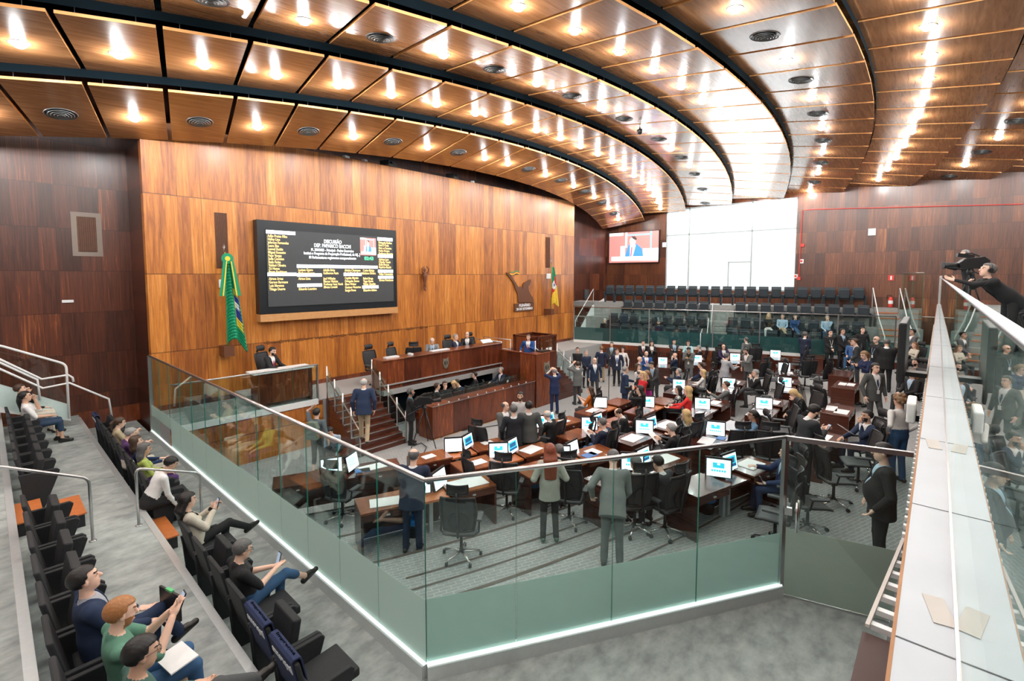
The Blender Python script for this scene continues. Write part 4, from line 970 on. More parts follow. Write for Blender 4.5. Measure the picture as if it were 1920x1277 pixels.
for i, (px, py, L_, lab, yw) in enumerate([(1572, 768, 0, 'dark single desk with two paper stacks, right of the aisle', R(0)), (1535, 822, 0, 'desk at the elbow of the man with glasses, near the door', R(-10)), (1586, 722, 0, 'desk with folders in front of the woman in navy blouse', R(0)), (1530, 664, 0, 'small desk beside the seated men in blue', R(6)), (1578, 700, 0, 'tall dark desk behind the folders desk', R(0))]):
    x, y, z = onfloor(px, py, .76); k_ = 1.0
    while (Vector((x*k_, y*k_))-T0).dot(TN) > -.85: k_ -= .01
    x, y = x*k_, y*k_; z = fz(x, y); DP[i] = (x, y, z, yw); dk1.put((x, y, z), yw, lab, 'desks of the assembly')
def sheets(key, lst):
    for (u, v, w_, h_, rot, lab, m) in lst:
        p, a = ondesk(key, u, v, .761); o = MB().box((0, 0, .004), (w_, h_, .008), m).build('paper_sheet', None, p, a+rot); tag(o, lab, 'paper')
blue_book = mat('blue_book', (.05, .16, .42), .5)
S_ = [('a', -.8, 0, .3, .21, .2, 'sheet of paper left on the desk nearest the stairs'), ('a', .8, .1, .3, .21, .1, 'sheet of paper right on the desk nearest the stairs'), ('b', -.7, 0, .33, .25, .1, 'white sheet on the left half of the second reddish desk'), ('b', .7, 0, .5, .35, .3, 'spread papers on the right half of the second reddish desk'),
      ('c', .75, 0, .3, .3, .1, 'papers next to the blue book'), ('m', -.75, -.05, .55, .32, -.15, 'open white booklet at the glass corner desk'), ('m', .75, .0, .75, .42, .05, 'large white sheets on the right half of the corner desk'), ('f', -.7, 0, .45, .25, .1, 'paper pile beside the woman in orange'),
      ('g', -.75, 0, .55, .35, .1, 'stack of papers on the desk left of the monitor in mid hall'), ('g', .8, 0, .7, .4, .0, 'wide white papers in front of the curly blonde woman'), ('j', -.75, 0, .5, .3, .2, 'white papers at the mesh headrest desk, left'), ('l', .8, .05, .5, .35, .1, 'white papers on the right half of the large foreground desk'),
      ('i', -.7, -.1, .3, .25, 0, 'small papers on the desk of the gesturing man'), ('i', .7, 0, .5, .25, 0, 'papers right of the monitor of the gesturing man'), ('k', -.7, 0, .5, .3, 0, 'white papers left of the monitor by the sleeping woman'), ('k', .7, 0, .5, .3, 0, 'papers under the hand of the sleeping woman'),
      ('r', -.75, 0, .6, .45, 0, 'broad white paper on the pale-papered desk'), ('r', .7, 0, .4, .3, 0, 'folded papers right of the small monitor'), ('q', -.7, 0, .6, .3, 0, 'white sheets left of the chin-resting man'), ('q', .7, 0, .5, .3, 0, 'white sheets right of that monitor in the third row'), ('s', -.7, 0, .5, .35, 0, 'papers two rows below the tribune'),
      ('p', -.7, 0, .3, .25, 0, 'papers beside the white sweater'), ('n', .7, 0, .6, .3, .2, 'papers on the desk behind the left partition'), ('v', .7, 0, .7, .4, 0, 'white papers on the rear desk by the tribune'), ('o', .8, 0, .5, .35, 0, 'papers before the two seated men'), ('d', .7, 0, .3, .25, 0, 'papers by the balding man in black'),
      (0, -.2, -.1, .5, .3, 0, 'lower white paper stack on the single desk'), (0, .0, .15, .55, .25, .1, 'upper white paper stack on the single desk'), (1, .1, 0, .6, .35, .1, 'white sheet on the desk near the door'), (2, .1, .1, .45, .2, 0, 'white folder on the folders desk'), (2, .15, -.12, .45, .2, 0, 'second white folder on the folders desk')]
for k, u, v, w_, h_, r_, lab in S_: sheets(k, [(u, v, w_, h_, r_, lab, paper)])
sheets('c', [(.55, -.1, .35, .22, .1, 'blue book on the desk before the red-haired woman', blue_book)]); sheets('j', [(-.35, -.15, .25, .18, .1, 'light blue sheet on the mesh headrest desk', blue_book)]); sheets('n', [(.45, -.1, .3, .2, 0, 'blue folder behind the left partition', blue_book)])

def make_chair():
    g = empty('office_chair', (0, 0, 0)); tag(g, 'x', 'office chair')
    mb = MB()
    for k in range(5):
        a = 2*PI*k/5+.3; mb.tube([(0, 0, .12), (.3*math.cos(a), .3*math.sin(a), .075)], [.026, .016], chrome, 6)
    mb.build('star_base', g, smooth=True)
    for k in range(5):
        a = 2*PI*k/5+.3; MB().lathe([(.012, -.022), (.032, -.02), (.032, .02), (.012, .022)], blackp, (.315*math.cos(a), .315*math.sin(a), .034), 10, 'X').build('caster', g, smooth=True)
    MB().tube([(0, 0, .1), (0, 0, .42)], [.03, .022], blackp, 8).build('gas_column', g, smooth=True)
    # seat: saddle grid
    def grid(fn, nu, nv, th, m, name, rim=None):
        mb = MB(); vs = [fn(i/nu, j/nv) for j in range(nv+1) for i in range(nu+1)]
        mb.add(vs, [(j*(nu+1)+i, j*(nu+1)+i+1, (j+1)*(nu+1)+i+1, (j+1)*(nu+1)+i) for j in range(nv) for i in range(nu)], m)
        o = mb.build(name, g, smooth=True); s = o.modifiers.new('thick', 'SOLIDIFY'); s.thickness = th; s.offset = 0
        if rim:
            L = [fn(i/nu, 0) for i in range(nu)]+[fn(1, j/nv) for j in range(nv)]+[fn(1-i/nu, 1) for i in range(nu)]+[fn(0, 1-j/nv) for j in range(nv)]
            MB().tube(L, rim, blackp, 6, True).build(name+'_frame', o, smooth=True)
        return o
    grid(lambda u, v: ((u-.5)*(.52-.06*abs(v-.5)), (v-.45)*.48, .47+.02*(2*u-1)**2-.04*max(0, v-.8)/.2*.5+.01), 8, 8, .035, grey_mesh, 'seat', .016)
    grid(lambda u, v: ((u-.5)*(.46+.1*math.sin(v*PI*.8)), -.24-.10*v**1.3+.05*(2*u-1)**2, .56+.56*v), 8, 10, .012, mesh_m, 'backrest', .02)
    grid(lambda u, v: ((u-.5)*.32, -.36+.05*(2*u-1)**2+.03*math.sin(v*PI), 1.18+.15*v), 6, 4, .02, mesh_m, 'headrest', .014)
    MB().tube([(0, -.02, .42), (0, -.3, .5), (0, -.33, .75), (0, -.40, 1.1), (0, -.38, 1.24)], .022, blackp, 6).build('spine', g, smooth=True)
    MB().lathe([(.0, -.01), (.15, -.01), (.15, .01), (.0, .01)], blackp, (0, -.30, .74), 16, 'Y').build('lumbar_pad', g)
    for s in (-1, 1):
        MB().tube([(s*.2, -.15, .44), (s*.3, -.12, .5), (s*.3, -.08, .66)], .018, blackp, 6).box((s*.3, .02, .68), (.085, .28, .035), grey_mesh).build('armrest', g, bevel=.01)
    return Proto(g)
CH = make_chair()
CHAIRS = []
def offdesk(x, y, m, lim=.4):
    """shift a standing point out of any desk it would stand in"""
    for k, (dx, dy, dz, a) in DP.items():
        hw, hd = (1.225 if isinstance(k, str) else .625)+m, .31+m
        u = (x-dx)*math.cos(a)+(y-dy)*math.sin(a); v = -(x-dx)*math.sin(a)+(y-dy)*math.cos(a)
        if abs(u) < hw and abs(v) < hd:
            if hw-abs(u) < hd-abs(v): nu, nv = math.copysign(hw, u), v
            else: nu, nv = u, math.copysign(hd, v)
            if math.hypot(nu-u, nv-v) < lim: x, y = dx+nu*math.cos(a)-nv*math.sin(a), dy+nu*math.sin(a)+nv*math.cos(a)
    return x, y
def apart(x, y, pts, r, lim=.3):
    for _ in range(3):
        for (a, b) in pts:
            d_ = math.hypot(x-a, y-b)
            if .01 < d_ < r: x, y = a+(x-a)/d_*r, b+(y-b)/d_*r
    return x, y
def chair_at(x, y, z, yaw, lab, free=False):
    if free: x, y = offdesk(x, y, .2); x, y = apart(x, y, CHAIRS, .66); z = fz(x, y)
    CHAIRS.append((x, y)); return CH.put((x, y, z), yaw, lab, 'office chairs')
empt = [(864, 897, 1.3, 4, 'empty office chair right behind the glass corner, back to the viewer'), (950, 857, 1.12, 12, 'empty office chair left of the red-haired woman'), (1068, 850, 1.3, 20, 'empty office chair right of the red-haired woman'),
        (911, 788, 1.25, 30, 'empty chair headrest beside the standing pair'), (885, 838, 1.2, 60, 'empty chair at the desk nearest the stairs'), (1088, 790, 1.1, -70, 'empty chair at the half-bare reddish desk'), (1382, 783, 1.32, 5, 'empty mesh chair with large headrest before the partition'),
        (1441, 800, 1.14, 20, 'empty chair right of the woman with a ponytail'), (1519, 861, 1.25, 95, 'empty chair just left of the glass door'), (1566, 858, .9, 95, 'empty chair with wide seat in the aisle by the door'), (1614, 797, 1.25, -70, 'empty chair beside the man holding a sheet'),
        (1457, 896, 1.12, -55, 'empty chair at the large foreground desk'), (1541, 671, 1.3, -30, 'empty chair with tall headrest at the tall dark desk'), (1495, 649, 1.3, -60, 'empty chair below the tribune, rearmost right'), (1550, 714, 1.3, 80, 'empty chair turned sideways at the right aisle'),
        (1514, 676, 1.1, 0, 'empty wide chair at the pale-papered desk'), (1426, 669, 1.3, -20, 'empty chair right of the standing man in grey glasses'), (1414, 644, 1.3, 10, 'empty chair with tall headrest behind the standing man in grey'), (1438, 678, 1.15, -75, 'empty chair in the middle rear, second of three'),
        (1444, 713, 1.25, -75, 'empty chair behind the chin-resting man'), (1347, 656, 1.15, 20, 'empty chair before the bald man in purple suit'), (1325, 701, 1.2, -50, 'empty chair behind the woman in white sweater'), (1468, 770, 1.0, -70, 'empty chair by the sleeping woman, toward the foreground'),
        (1330, 640, 1.0, -70, 'empty chair at the rear beside the grey-haired man in black'), (640, 872, 1.1, 20, 'empty chair behind the left partition'), (1235, 800, 1.0, -60, 'empty chair beside the curly blonde woman')]
for px, py, h, az, lab in empt:
    x, y, z = onfloor(px, py, h); chair_at(x, y, z, AZ-R(az)-PI/2, lab, True)
for i, px in enumerate([699, 745, 773]):
    x, y, z = (*atz(px, [657, 652, 648][i], 1.75), SZ); chair_at(x, 14.55, SZ, PI+R([10, 20, 150][i]), 'empty leather-look chair behind the presiding bench, %s from the left' % ORD[i])
for i, px in enumerate([848, 889]):
    chair_at(atY(px, 640, 14.6)[0], 14.6, SZ, PI, 'empty chair behind the presiding bench, %s of the man in dark suit' % ['left', 'right'][i])
for i, (px, py) in enumerate([(776, 1003), (905, 925), (1000, 930), (1325, 960)]):
    x, y, z = onfloor(px, py, 0); g = tag(empty('waste_bin', (x, y, z)), 'black bin with blue bag '+['beneath the glass corner desk', 'right of the corner chair', 'left of the red-haired woman', 'under the large foreground desk'][i], 'bin')
    MB().lathe([(.0, .0), (.12, .0), (.145, .3), (.13, .3), (.11, .02)], blackp, n=20).build('bucket', g, smooth=True); MB().lathe([(.135, .22), (.155, .24), (.165, .33), (.14, .35), (.12, .28), (.11, .1)], mat('blue_bag', (.02, .25, .7), .3), n=20).build('liner_bag', g, smooth=True)
# clerk monitors (seen from behind)
for i, (px, py) in enumerate([(848, 745), (872, 738), (897, 730), (920, 722), (935, 715), (955, 707)]):
    x, z = atY(px, py, 12.0); g = tag(empty('clerk_monitor', (x, 12.35, -.05), R(8)), 'black monitor seen from behind on the clerk counter, %s from left' % ORD[i], 'monitor')
    MB().box((0, 0, .25), (.5, .05, .32), blackp).build('housing', g, bevel=.01); MB().box((0, .0, .03), (.2, .18, .06), blackp).build('stand', g)
struct(MB().bb((9.2, 12.2, -.12), (14.0, 12.55, -.05), desk_wood).bb((9.2, 12.2, -.75), (9.25, 12.55, -.1), desk_wood).build('trim_23'))
# items on the presiding bench
for i, (px, lab, c) in enumerate([(735, 'small white socket box at the left of the bench top', white_metal), (771, 'small white device in front of the dark chair', white_metal), (914, 'slanted open book on the right end of the bench', paper), (826, 'long white paper before the man in grey suit', paper)]):
    x = atY(px, 645, 13.6)[0]; o = MB().box((0, 0, .02 if i != 2 else .1), ([.5, .1, .55, .8][i], .2, [.05, .08, .03, .03][i]), c, rx=[0, 0, .6, 0][i]).build('bench_paper' if i > 1 else 'bench_device', None, (x, 13.65, 1.6)); tag(o, lab, 'paper' if i > 1 else 'device')
# desk of the man behind the balustrade
g = tag(empty('side_table', (5.6, 14.35, SZ)), 'white-topped table behind the stage balustrade', 'table'); MB().bb((-.7, -.3, .98), (1.0, .3, 1.02), white_metal).build('table_top', g); MB().bb((-.6, -.25, 0), (-.55, .25, .98), desk_wood).bb((.9, -.25, 0), (.95, .25, .98), desk_wood).build('table_legs', g); MB().bb((-.6, -.27, .12), (.95, -.25, .98), stage_wood).build('front_panel', g); struct(MB().bb((4.9, 14.68, SZ), (6.5, 15.6, SZ+.3), grey_carpet).build('floor_riser'))
# tripod TV camera on the floor
def tvcam(loc, yaw, h, label, tripod=True, s=1.):
    g = tag(empty('television_camera', loc, yaw), label, 'television camera')
    if tripod:
        for k in range(3):
            a = 2*PI*k/3+.5; MB().tube([(0, 0, h-.1), (.42*math.cos(a), .42*math.sin(a), .03)], [.022, .014], blackp, 6).build('tripod_leg', g, smooth=True)
        MB().lathe([(.05, h-.14), (.08, h-.08), (.05, h)], blackp, n=12).build('tripod_head', g); MB().tube([(0, 0, h-.05), (-.05, -.5, h-.25)], .012, blackp, 6).build('pan_handle', g)
    MB().prism([(-.3, -.02), (.2, -.02), (.25, .1), (.12, .2), (-.2, .24), (-.3, .16)], blackp, lambda u, v, t: ((t-.5)*.15*s, u*s, h+v*s+.03)).build('camera_body', g, bevel=.012)
    MB().lathe([(.05*s, .22*s), (.06*s, .36*s), (.055*s, .38*s), (.075*s, .5*s), (.068*s, .5*s)], blackp, (0, 0, h+.08*s), 18, 'Y').build('lens', g, smooth=True)
    MB().box((-.02*s, .12*s, h+.28*s), (.07*s, .3*s, .08*s), blackp, rx=.15).tube([(0, -.15*s, h+.27*s), (0, .0, h+.34*s), (0, .2*s, h+.31*s)], .014*s, blackp, 6).build('viewfinder_handle', g)
    return g
x, y, z = onfloor(797, 838, 0); tvcam((x, y, z), AZ-R(60)-PI/2, 1.28, 'television camera on a black tripod in front of the clerk counter')
x, y, z = onfloor(1141, 762, 0); g = tag(empty('microphone_stand', (x, y, z)), 'tall black microphone stand in the open floor', 'microphone stand')
MB().tube([(0, 0, .02), (0, 0, 1.45)], .015, blackp, 6).build('pole', g); MB().lathe([(.16, 0), (.15, .02), (.02, .03)], blackp, n=16).build('base', g); MB().lathe([(.02, 1.42), (.035, 1.5), (.03, 1.56), (.0, 1.58)], grey_mesh, n=12).build('microphone', g)
# cables on the carpet
cm_ = mat('dark_cable', (.03, .03, .035), .5)
for i, (pts, lab) in enumerate([([(870, 797), (890, 785), (925, 778), (935, 787), (900, 795), (880, 800), (905, 790), (932, 783), (915, 777), (885, 790), (868, 800)], 'coil of black cables beside the clerk counter'), ([(826, 822), (850, 812), (880, 806), (890, 810), (882, 802), (905, 803), (935, 798)], 'thin cable curling across the open carpet'), ([(775, 850), (790, 862), (800, 840), (790, 832), (775, 838)], 'cable loop under the tripod')]):
    P = []
    for a, b in pts:
        x, y, z = onfloor(a, b, 0); P.append((x, y, z+.02+.004*i))
    o = MB().tube(P, .014, cm_, 6).build('floor_cable', smooth=True); tag(o, lab, 'cable')
for i, (px, py) in enumerate([(1700, 688)]): pass
# ================================================================= PEOPLE
# bodies are grown as one surface from blended tapered limbs (signed distances, surface nets)
def nets(Fv, org, h):
    """surface nets; Fv < 0 inside"""
    S = Fv < 0; nx, ny, nz = Fv.shape
    c = [S[i:nx-1+i, j:ny-1+j, k:nz-1+k] for i in (0, 1) for j in (0, 1) for k in (0, 1)]
    cnt = sum(x.astype(np.int8) for x in c); act = (cnt > 0) & (cnt < 8)
    idx = -np.ones(act.shape, np.int64); I = np.argwhere(act); idx[act] = np.arange(len(I))
    acc = np.zeros((len(I), 3)); n = np.zeros(len(I)); i, j, k = I.T
    cor = [(a, b, d) for a in (0, 1) for b in (0, 1) for d in (0, 1)]
    V = {q: Fv[i+q[0], j+q[1], k+q[2]] for q in cor}
    for q in cor:
        for ax in range(3):
            if q[ax] == 0:
                r = list(q); r[ax] = 1; r = tuple(r); a, b = V[q], V[r]; m = (a < 0) != (b < 0)
                t = np.where(m, a/np.where(m, a-b, 1), 0)
                for x in range(3): acc[:, x] += np.where(m, q[x]+(t if x == ax else 0), 0)
                n += m
    P = (I+acc/n[:, None])*h+org
    F_ = []
    for ax in range(3):
        o1, o2 = [(1, 2), (2, 0), (0, 1)][ax]
        sl0 = [slice(1, s-1) for s in Fv.shape]; sl0[ax] = slice(0, Fv.shape[ax]-1); sl1 = list(sl0); sl1[ax] = slice(1, Fv.shape[ax])
        a, b = S[tuple(sl0)], S[tuple(sl1)]
        for mask, fl in ((a & ~b, False), (~a & b, True)):
            E_ = np.argwhere(mask)
            if not len(E_): continue
            E_ = E_+1; E_[:, ax] -= 1
            q = []
            for d1, d2 in ((-1, -1), (0, -1), (0, 0), (-1, 0)):
                w_ = E_.copy(); w_[:, o1] += d1; w_[:, o2] += d2; q.append(idx[w_[:, 0], w_[:, 1], w_[:, 2]])
            q = np.stack(q, 1); F_.append(q[:, ::-1] if fl else q)
    return P, np.concatenate(F_)
class SDF:
    def __init__(s, lo, hi, h):
        s.h = h; s.lo = np.array(lo, float); s.n = np.ceil((np.array(hi)-s.lo)/h).astype(int)+1
        s.F = np.full(s.n, .2, np.float32); s.L = np.zeros(s.n, np.int8); s.B = np.full(s.n, 9., np.float32)
    def region(s, lo, hi):
        a = np.maximum(0, np.floor((lo-s.lo)/s.h).astype(int)); b = np.minimum(s.n, np.ceil((hi-s.lo)/s.h).astype(int)+1)
        if np.any(b <= a): return None, None
        sl = tuple(slice(x, y) for x, y in zip(a, b))
        g = np.meshgrid(*[s.lo[i]+s.h*np.arange(a[i], b[i]) for i in range(3)], indexing='ij', sparse=True)
        return sl, g
    def put(s, sl, d, lab, k):
        f = s.F[sl]
        if k > 0:
            hh = np.clip(.5+.5*(f-d)/k, 0, 1); s.F[sl] = f*(1-hh)+d*hh-k*hh*(1-hh)
        else: s.F[sl] = np.minimum(f, d)
        b = s.B[sl]; m = d < b; s.L[sl][m] = lab; b[m] = d[m]
    def cap(s, a, b, r1, r2, lab, k=.02, M=None, sc=None):
        """tapered limb; M: 3x3 frame (rows) and sc: flattening along its axes"""
        a, b = np.array(a, float), np.array(b, float); r = max(r1, r2)+k+s.h; f = 1/min(sc) if sc is not None else 1
        pad = max(r1, r2)*(max(sc) if sc is not None else 1)+k+2*s.h
        sl, g = s.region(np.minimum(a, b)-pad, np.maximum(a, b)+pad)
        if sl is None: return
        x, y, z = g[0]-a[0], g[1]-a[1], g[2]-a[2]; v = b-a
        if M is not None:
            x, y, z = [(M[i][0]*x+M[i][1]*y+M[i][2]*z)/sc[i] for i in range(3)]; v = (M@v)/sc
        L2 = max(v@v, 1e-9); t = np.clip((x*v[0]+y*v[1]+z*v[2])/L2, 0, 1)
        d = np.sqrt((x-t*v[0])**2+(y-t*v[1])**2+(z-t*v[2])**2)-(r1+(r2-r1)*t)
        if sc is not None: d = d*min(sc)*1.0
        s.put(sl, d.astype(np.float32), lab, k)
    def ell(s, c, r, lab, k=.01, M=None, sub=False, cut=None):
        c = np.array(c, float); r = np.array(r, float); pad = max(r)+k+2*s.h
        sl, g = s.region(c-pad, c+pad)
        if sl is None: return
        x, y, z = g[0]-c[0], g[1]-c[1], g[2]-c[2]
        if M is not None: x, y, z = [M[i][0]*x+M[i][1]*y+M[i][2]*z for i in range(3)]
        k0 = np.sqrt((x/r[0])**2+(y/r[1])**2+(z/r[2])**2); k1 = np.sqrt((x/r[0]**2)**2+(y/r[1]**2)**2+(z/r[2]**2)**2)+1e-9
        d = (k0*(k0-1)/k1).astype(np.float32)
        if cut is not None: d = np.maximum(d, cut(x, y, z).astype(np.float32))
        if sub: s.F[sl] = np.maximum(s.F[sl], -d)
        else: s.put(sl, d, lab, k)
    def mesh(s): return nets(s.F, s.lo, s.h)
def unit(v): v = np.array(v, float); return v/(np.linalg.norm(v)+1e-9)
def rot(axis, a):
    return np.array(Matrix.Rotation(a, 3, axis))
SKN = [(.80, .52, .40), (.62, .38, .27), (.42, .24, .16), (.22, .115, .075)]
HAIRC = dict(black=(.007, .006, .006), brown=(.05, .025, .013), lbrown=(.2, .11, .05), grey=(.28, .28, .28), dgrey=(.10, .10, .10), white=(.6, .6, .58), blonde=(.55, .38, .17), ginger=(.35, .15, .05), red=(.22, .05, .02))
def cm(c, pre='cloth', rough=.85, nz=.12): 
    return mat('%s_%d_%d_%d' % (pre, c[0]*255, c[1]*255, c[2]*255), c, rough, noise=nz, nscale=18)
def pat(name, c1, c2, sc):
    if name in MC: return MC[name]
    m, nt, b = newmat(name); tc = N(nt, 'ShaderNodeTexCoord'); n = N(nt, 'ShaderNodeTexNoise'); n.inputs['Scale'].default_value = sc; n.inputs['Distortion'].default_value = 1.5
    nt.links.new(tc.outputs['Object'], n.inputs['Vector']); nt.links.new(ramp(nt, n.outputs['Fac'], [(.49, c1), (.53, c2)]), b.inputs['Base Color']); b.inputs['Roughness'].default_value = .8
    MC[name] = m; return m
NAVY, BLK, CHAR, GREY, LGREY, BLUE, RBLUE = (.012, .02, .05), (.012, .013, .015), (.04, .043, .047), (.13, .14, .14), (.36, .38, .42), (.012, .028, .075), (.012, .07, .25)
WHT, LBL, BEI, KHA, JEAN, DJEAN, RED = (.8, .8, .8), (.38, .52, .66), (.62, .57, .48), (.42, .34, .22), (.035, .10, .22), (.02, .045, .09), (.6, .02, .03)
RBLUE2, NAVY2 = (.010, .022, .08), (.011, .023, .06)
HANDS = dict(down=(.27, .05, -.05), lap=(.11, .30, .10), desk=(.17, .42, .19), phone=(.06, .31, .33), chin=(.05, .17, .52), clasp=(.035, .20, .02), photo=(.10, .20, .66), cross=(-.13, .21, .27), pocket=(.24, .10, -.02),
             point=(.12, .42, .33), arm=(.30, .16, .12), head=(.12, .03, .80), hip=(.24, .02, .06), paper=(.14, .34, .22), knee=(.14, .38, .06), rail=(.35, .62, .30), ear=(.10, .08, .62))
PEOPLE = []
def person(label, pos, yaw, sit=False, H_=1.74, hair='short', hc='black', skin=0, top=WHT, pants=CHAR, jacket=None, tie=None, hands=('down', 'down'), lean=0, nod=0, turn=0, cross=False, walk=False, fem=False, beard=None,
           glasses=False, headset=False, shoes=(.012, .011, .01), lod=1, hold=None, short=False, seat=.47, wide=1., twist=0, lanyard=None, skirt=None, kneel=0, bare=False):
    sc = H_/1.75; h = {0: .0085, 1: .0125, 2: .0175}[lod]; fat = wide*(.93 if fem else 1.)
    A = lambda *v: np.array(v, float)*sc
    up = rot('X', -R(lean))@A(0, 0, 1); fw_ = rot('X', -R(lean))@A(0, 1, 0); up, fw_ = unit(up), unit(fw_); rt_ = A(1, 0, 0)/sc
    z0 = (seat+.06)/sc if sit else .935
    Pv = A(0, 0, z0)
    if twist: Rt = rot('Z', R(twist)); up, fw_, rt_ = Rt@up, Rt@fw_, Rt@rt_
    M = np.stack([rt_, fw_, up])
    def T(x, y, z): return Pv+(rt_*x+fw_*y+up*z)*sc      # torso frame, from the pelvis
    sw = (.158 if fem else .192)*wide**.5
    neck, chest = T(0, -.01, .50), T(0, 0, .34)
    hc_ = T(0, .02, .685); Mh = rot('Z', R(turn+twist))@np.array(Matrix.Rotation(-R(nod+lean*.35), 3, 'X'))
    hx, hy, hz = Mh[:, 0], Mh[:, 1], Mh[:, 2]; MH = np.stack([hx, hy, hz])
    hc_ = neck+hz*.165*sc+hy*.03*sc
    def Hd(x, y, z): return hc_+(hx*x+hy*y+hz*z)*sc
    # ---- joints
    hips = [Pv+rt_*.085*s*sc for s in (-1, 1)]
    if sit:
        fz_ = 0; kz = max((seat+.05)/sc, .5)
        knees = [A(s*.13, .43, kz) for s in (-1, 1)]; feet = [A(s*.13, .40+.06*(s > 0), .085) for s in (-1, 1)]
        if cross: knees[1] = A(.02, .44, kz+.12); feet[1] = A(-.16, .78, kz-.16) if cross is True else A(-.10, .62, kz-.28)
    elif walk:
        knees = [A(-.09, .14, .50), A(.09, .02, .49)]; feet = [A(-.09, .22, .09), A(.09, -.26, .13)]
    else:
        knees = [A(s*.10, .015, .49) for s in (-1, 1)]; feet = [A(s*.115, -.02, .085) for s in (-1, 1)]
    sh = [T(s*sw, -.01, .455) for s in (-1, 1)]
    arms = []
    for i, s in enumerate((-1, 1)):
        key = hands[i]; tx, ty, tz = HANDS[key] if isinstance(key, str) else key
        Wr = T(s*tx, ty, tz); S_ = sh[i]; L1, L2 = .285*sc, .26*sc
        v = Wr-S_; D_ = np.linalg.norm(v)
        if D_ > (L1+L2)*.985: v = v/D_*(L1+L2)*.985; Wr = S_+v; D_ = np.linalg.norm(v)
        a = (L1*L1-L2*L2+D_*D_)/(2*D_); hh = math.sqrt(max(0, L1*L1-a*a)); pole = rt_*s*.45-up*.75-fw_*.4
        if key in ('photo', 'ear', 'head'): pole = rt_*s*.75-up*.9+fw_*.25
        vn = v/D_; pole = unit(pole-vn*(pole@vn)); E_ = S_+vn*a+pole*hh; arms.append((S_, E_, Wr, s, key))
    allp = np.array([Pv, *knees, *feet, Hd(0, 0, .14), *[x for a in arms for x in a[:3]]]); lo = allp.min(0)-.26*sc; hi = allp.max(0)+.26*sc; lo[2] = max(lo[2], -.03)
    G = SDF(lo, hi, h)
    SKIN, SHIRT, PANT, SHOE, LIP, EYE, BEARD, SLV = range(8)
    # ---- trunk
    g1 = .125*fat; tor = np.array([1.28, .86, 1.])
    G.cap(T(0, 0, 0), T(0, -.005, .10), g1*.98*sc, (.100 if fem else .118)*fat*sc, PANT, .03, M, tor)
    G.cap(T(0, 0, .12), T(0, 0, .36), (.096 if fem else .116)*fat*sc, .122*fat*sc, SHIRT, .04, M, tor)
    G.cap(T(-sw*.62, -.005, .43), T(sw*.62, -.005, .43), .068*sc, .068*sc, SHIRT, .05)
    if fem: [G.ell(T(s*.062, .085, .335), np.array([.055, .05, .055])*sc, SHIRT, .03, M) for s in (-1, 1)]
    if wide > 1.1: G.ell(T(0, .05, .16), np.array([.15, .13, .15])*sc*wide, SHIRT, .05, M)
    G.cap(T(0, -.012, .455), hc_-hz*.07*sc-hy*.01*sc, .056*sc, .050*sc, SKIN, .02)
    G.cap(T(0, -.012, .455), T(0, -.008, .492), .066*sc, .058*sc, SHIRT, .01)
    # ---- legs
    for i, s in enumerate((-1, 1)):
        kn, ft = knees[i], feet[i]; sk = PANT
        G.cap(hips[i], kn, .088*fat*sc, .060*sc, sk, .03)
        q = kn+(ft-kn)*(.45 if short else .86)
        G.cap(kn, q, .060*sc, (.050 if fem else .056)*sc, sk, .02)
        if bare or short: G.cap(q, ft, .042*sc, .034*sc, SKIN, .01)
        else: G.cap(q, ft, .050*sc, .050*sc, sk, .01)
        d = unit((ft-kn)*np.array([1, 1, 0]) if not sit else [0, 1, 0]) if (sit and cross and i == 1) else np.array([0, 1, 0.])
        if sit and cross and i == 1: d = unit([-.1, .8, .35])
        dn = unit(np.cross(np.cross(ft-kn, d), d)) if False else np.array([0, 0, -1.])
        hl = ft+np.array([0, 0, -.035])*sc-d*.04*sc; te = ft+np.array([0, 0, -.045])*sc+d*.165*sc
        G.cap(hl, te, .040*sc, .034*sc, SHOE, .012); G.cap(ft, ft+d*.09*sc+np.array([0, 0, -.02])*sc, .045*sc, .036*sc, SHOE, .012)
    if skirt: G.cap(T(0, .02, .05), T(0, .05, -.32), .13*sc, .17*sc, PANT, .03, M, np.array([1.2, .95, 1]))
    # ---- arms and hands
    for (S_, E_, W_, s, key) in arms:
        G.cap(S_, E_, .053*fat*sc, .042*sc, SHIRT if not bare else SHIRT, .025)
        ce = SKIN if short == 'sleeve' or short is True else SLV
        if ce == SKIN: m_ = S_+(E_-S_)*.75; G.cap(m_, E_, .040*sc, .040*sc, SKIN, .012); G.cap(S_, m_, .056*sc, .05*sc, SHIRT, .02)
        G.cap(E_, W_, .041*sc, .028*sc, ce, .015)
        fd = unit(W_-E_)
        if key in ('lap', 'knee'): fd = unit(fd+fw_*.6-up*.3)
        if key == 'rail': fd = unit(fw_*1-up*.9)
        side = unit(np.cross(fd, up if abs(fd@up) < .9 else fw_))*s; pn = np.cross(side, fd)
        if key in ('phone', 'photo', 'chin', 'paper'): side, pn = pn, -side
        if key == 'down': side, pn = unit(np.cross(fd, rt_)), rt_*s
        Mp = np.stack([side, pn, fd]); pc = W_+fd*.055*sc
        G.ell(pc, np.array([.040, .020, .052])*sc, SKIN, .012, Mp)
        curl = .9 if key in ('phone', 'photo', 'paper', 'chin', 'clasp', 'cross') else .45
        fr = max(.0085, h*.78)
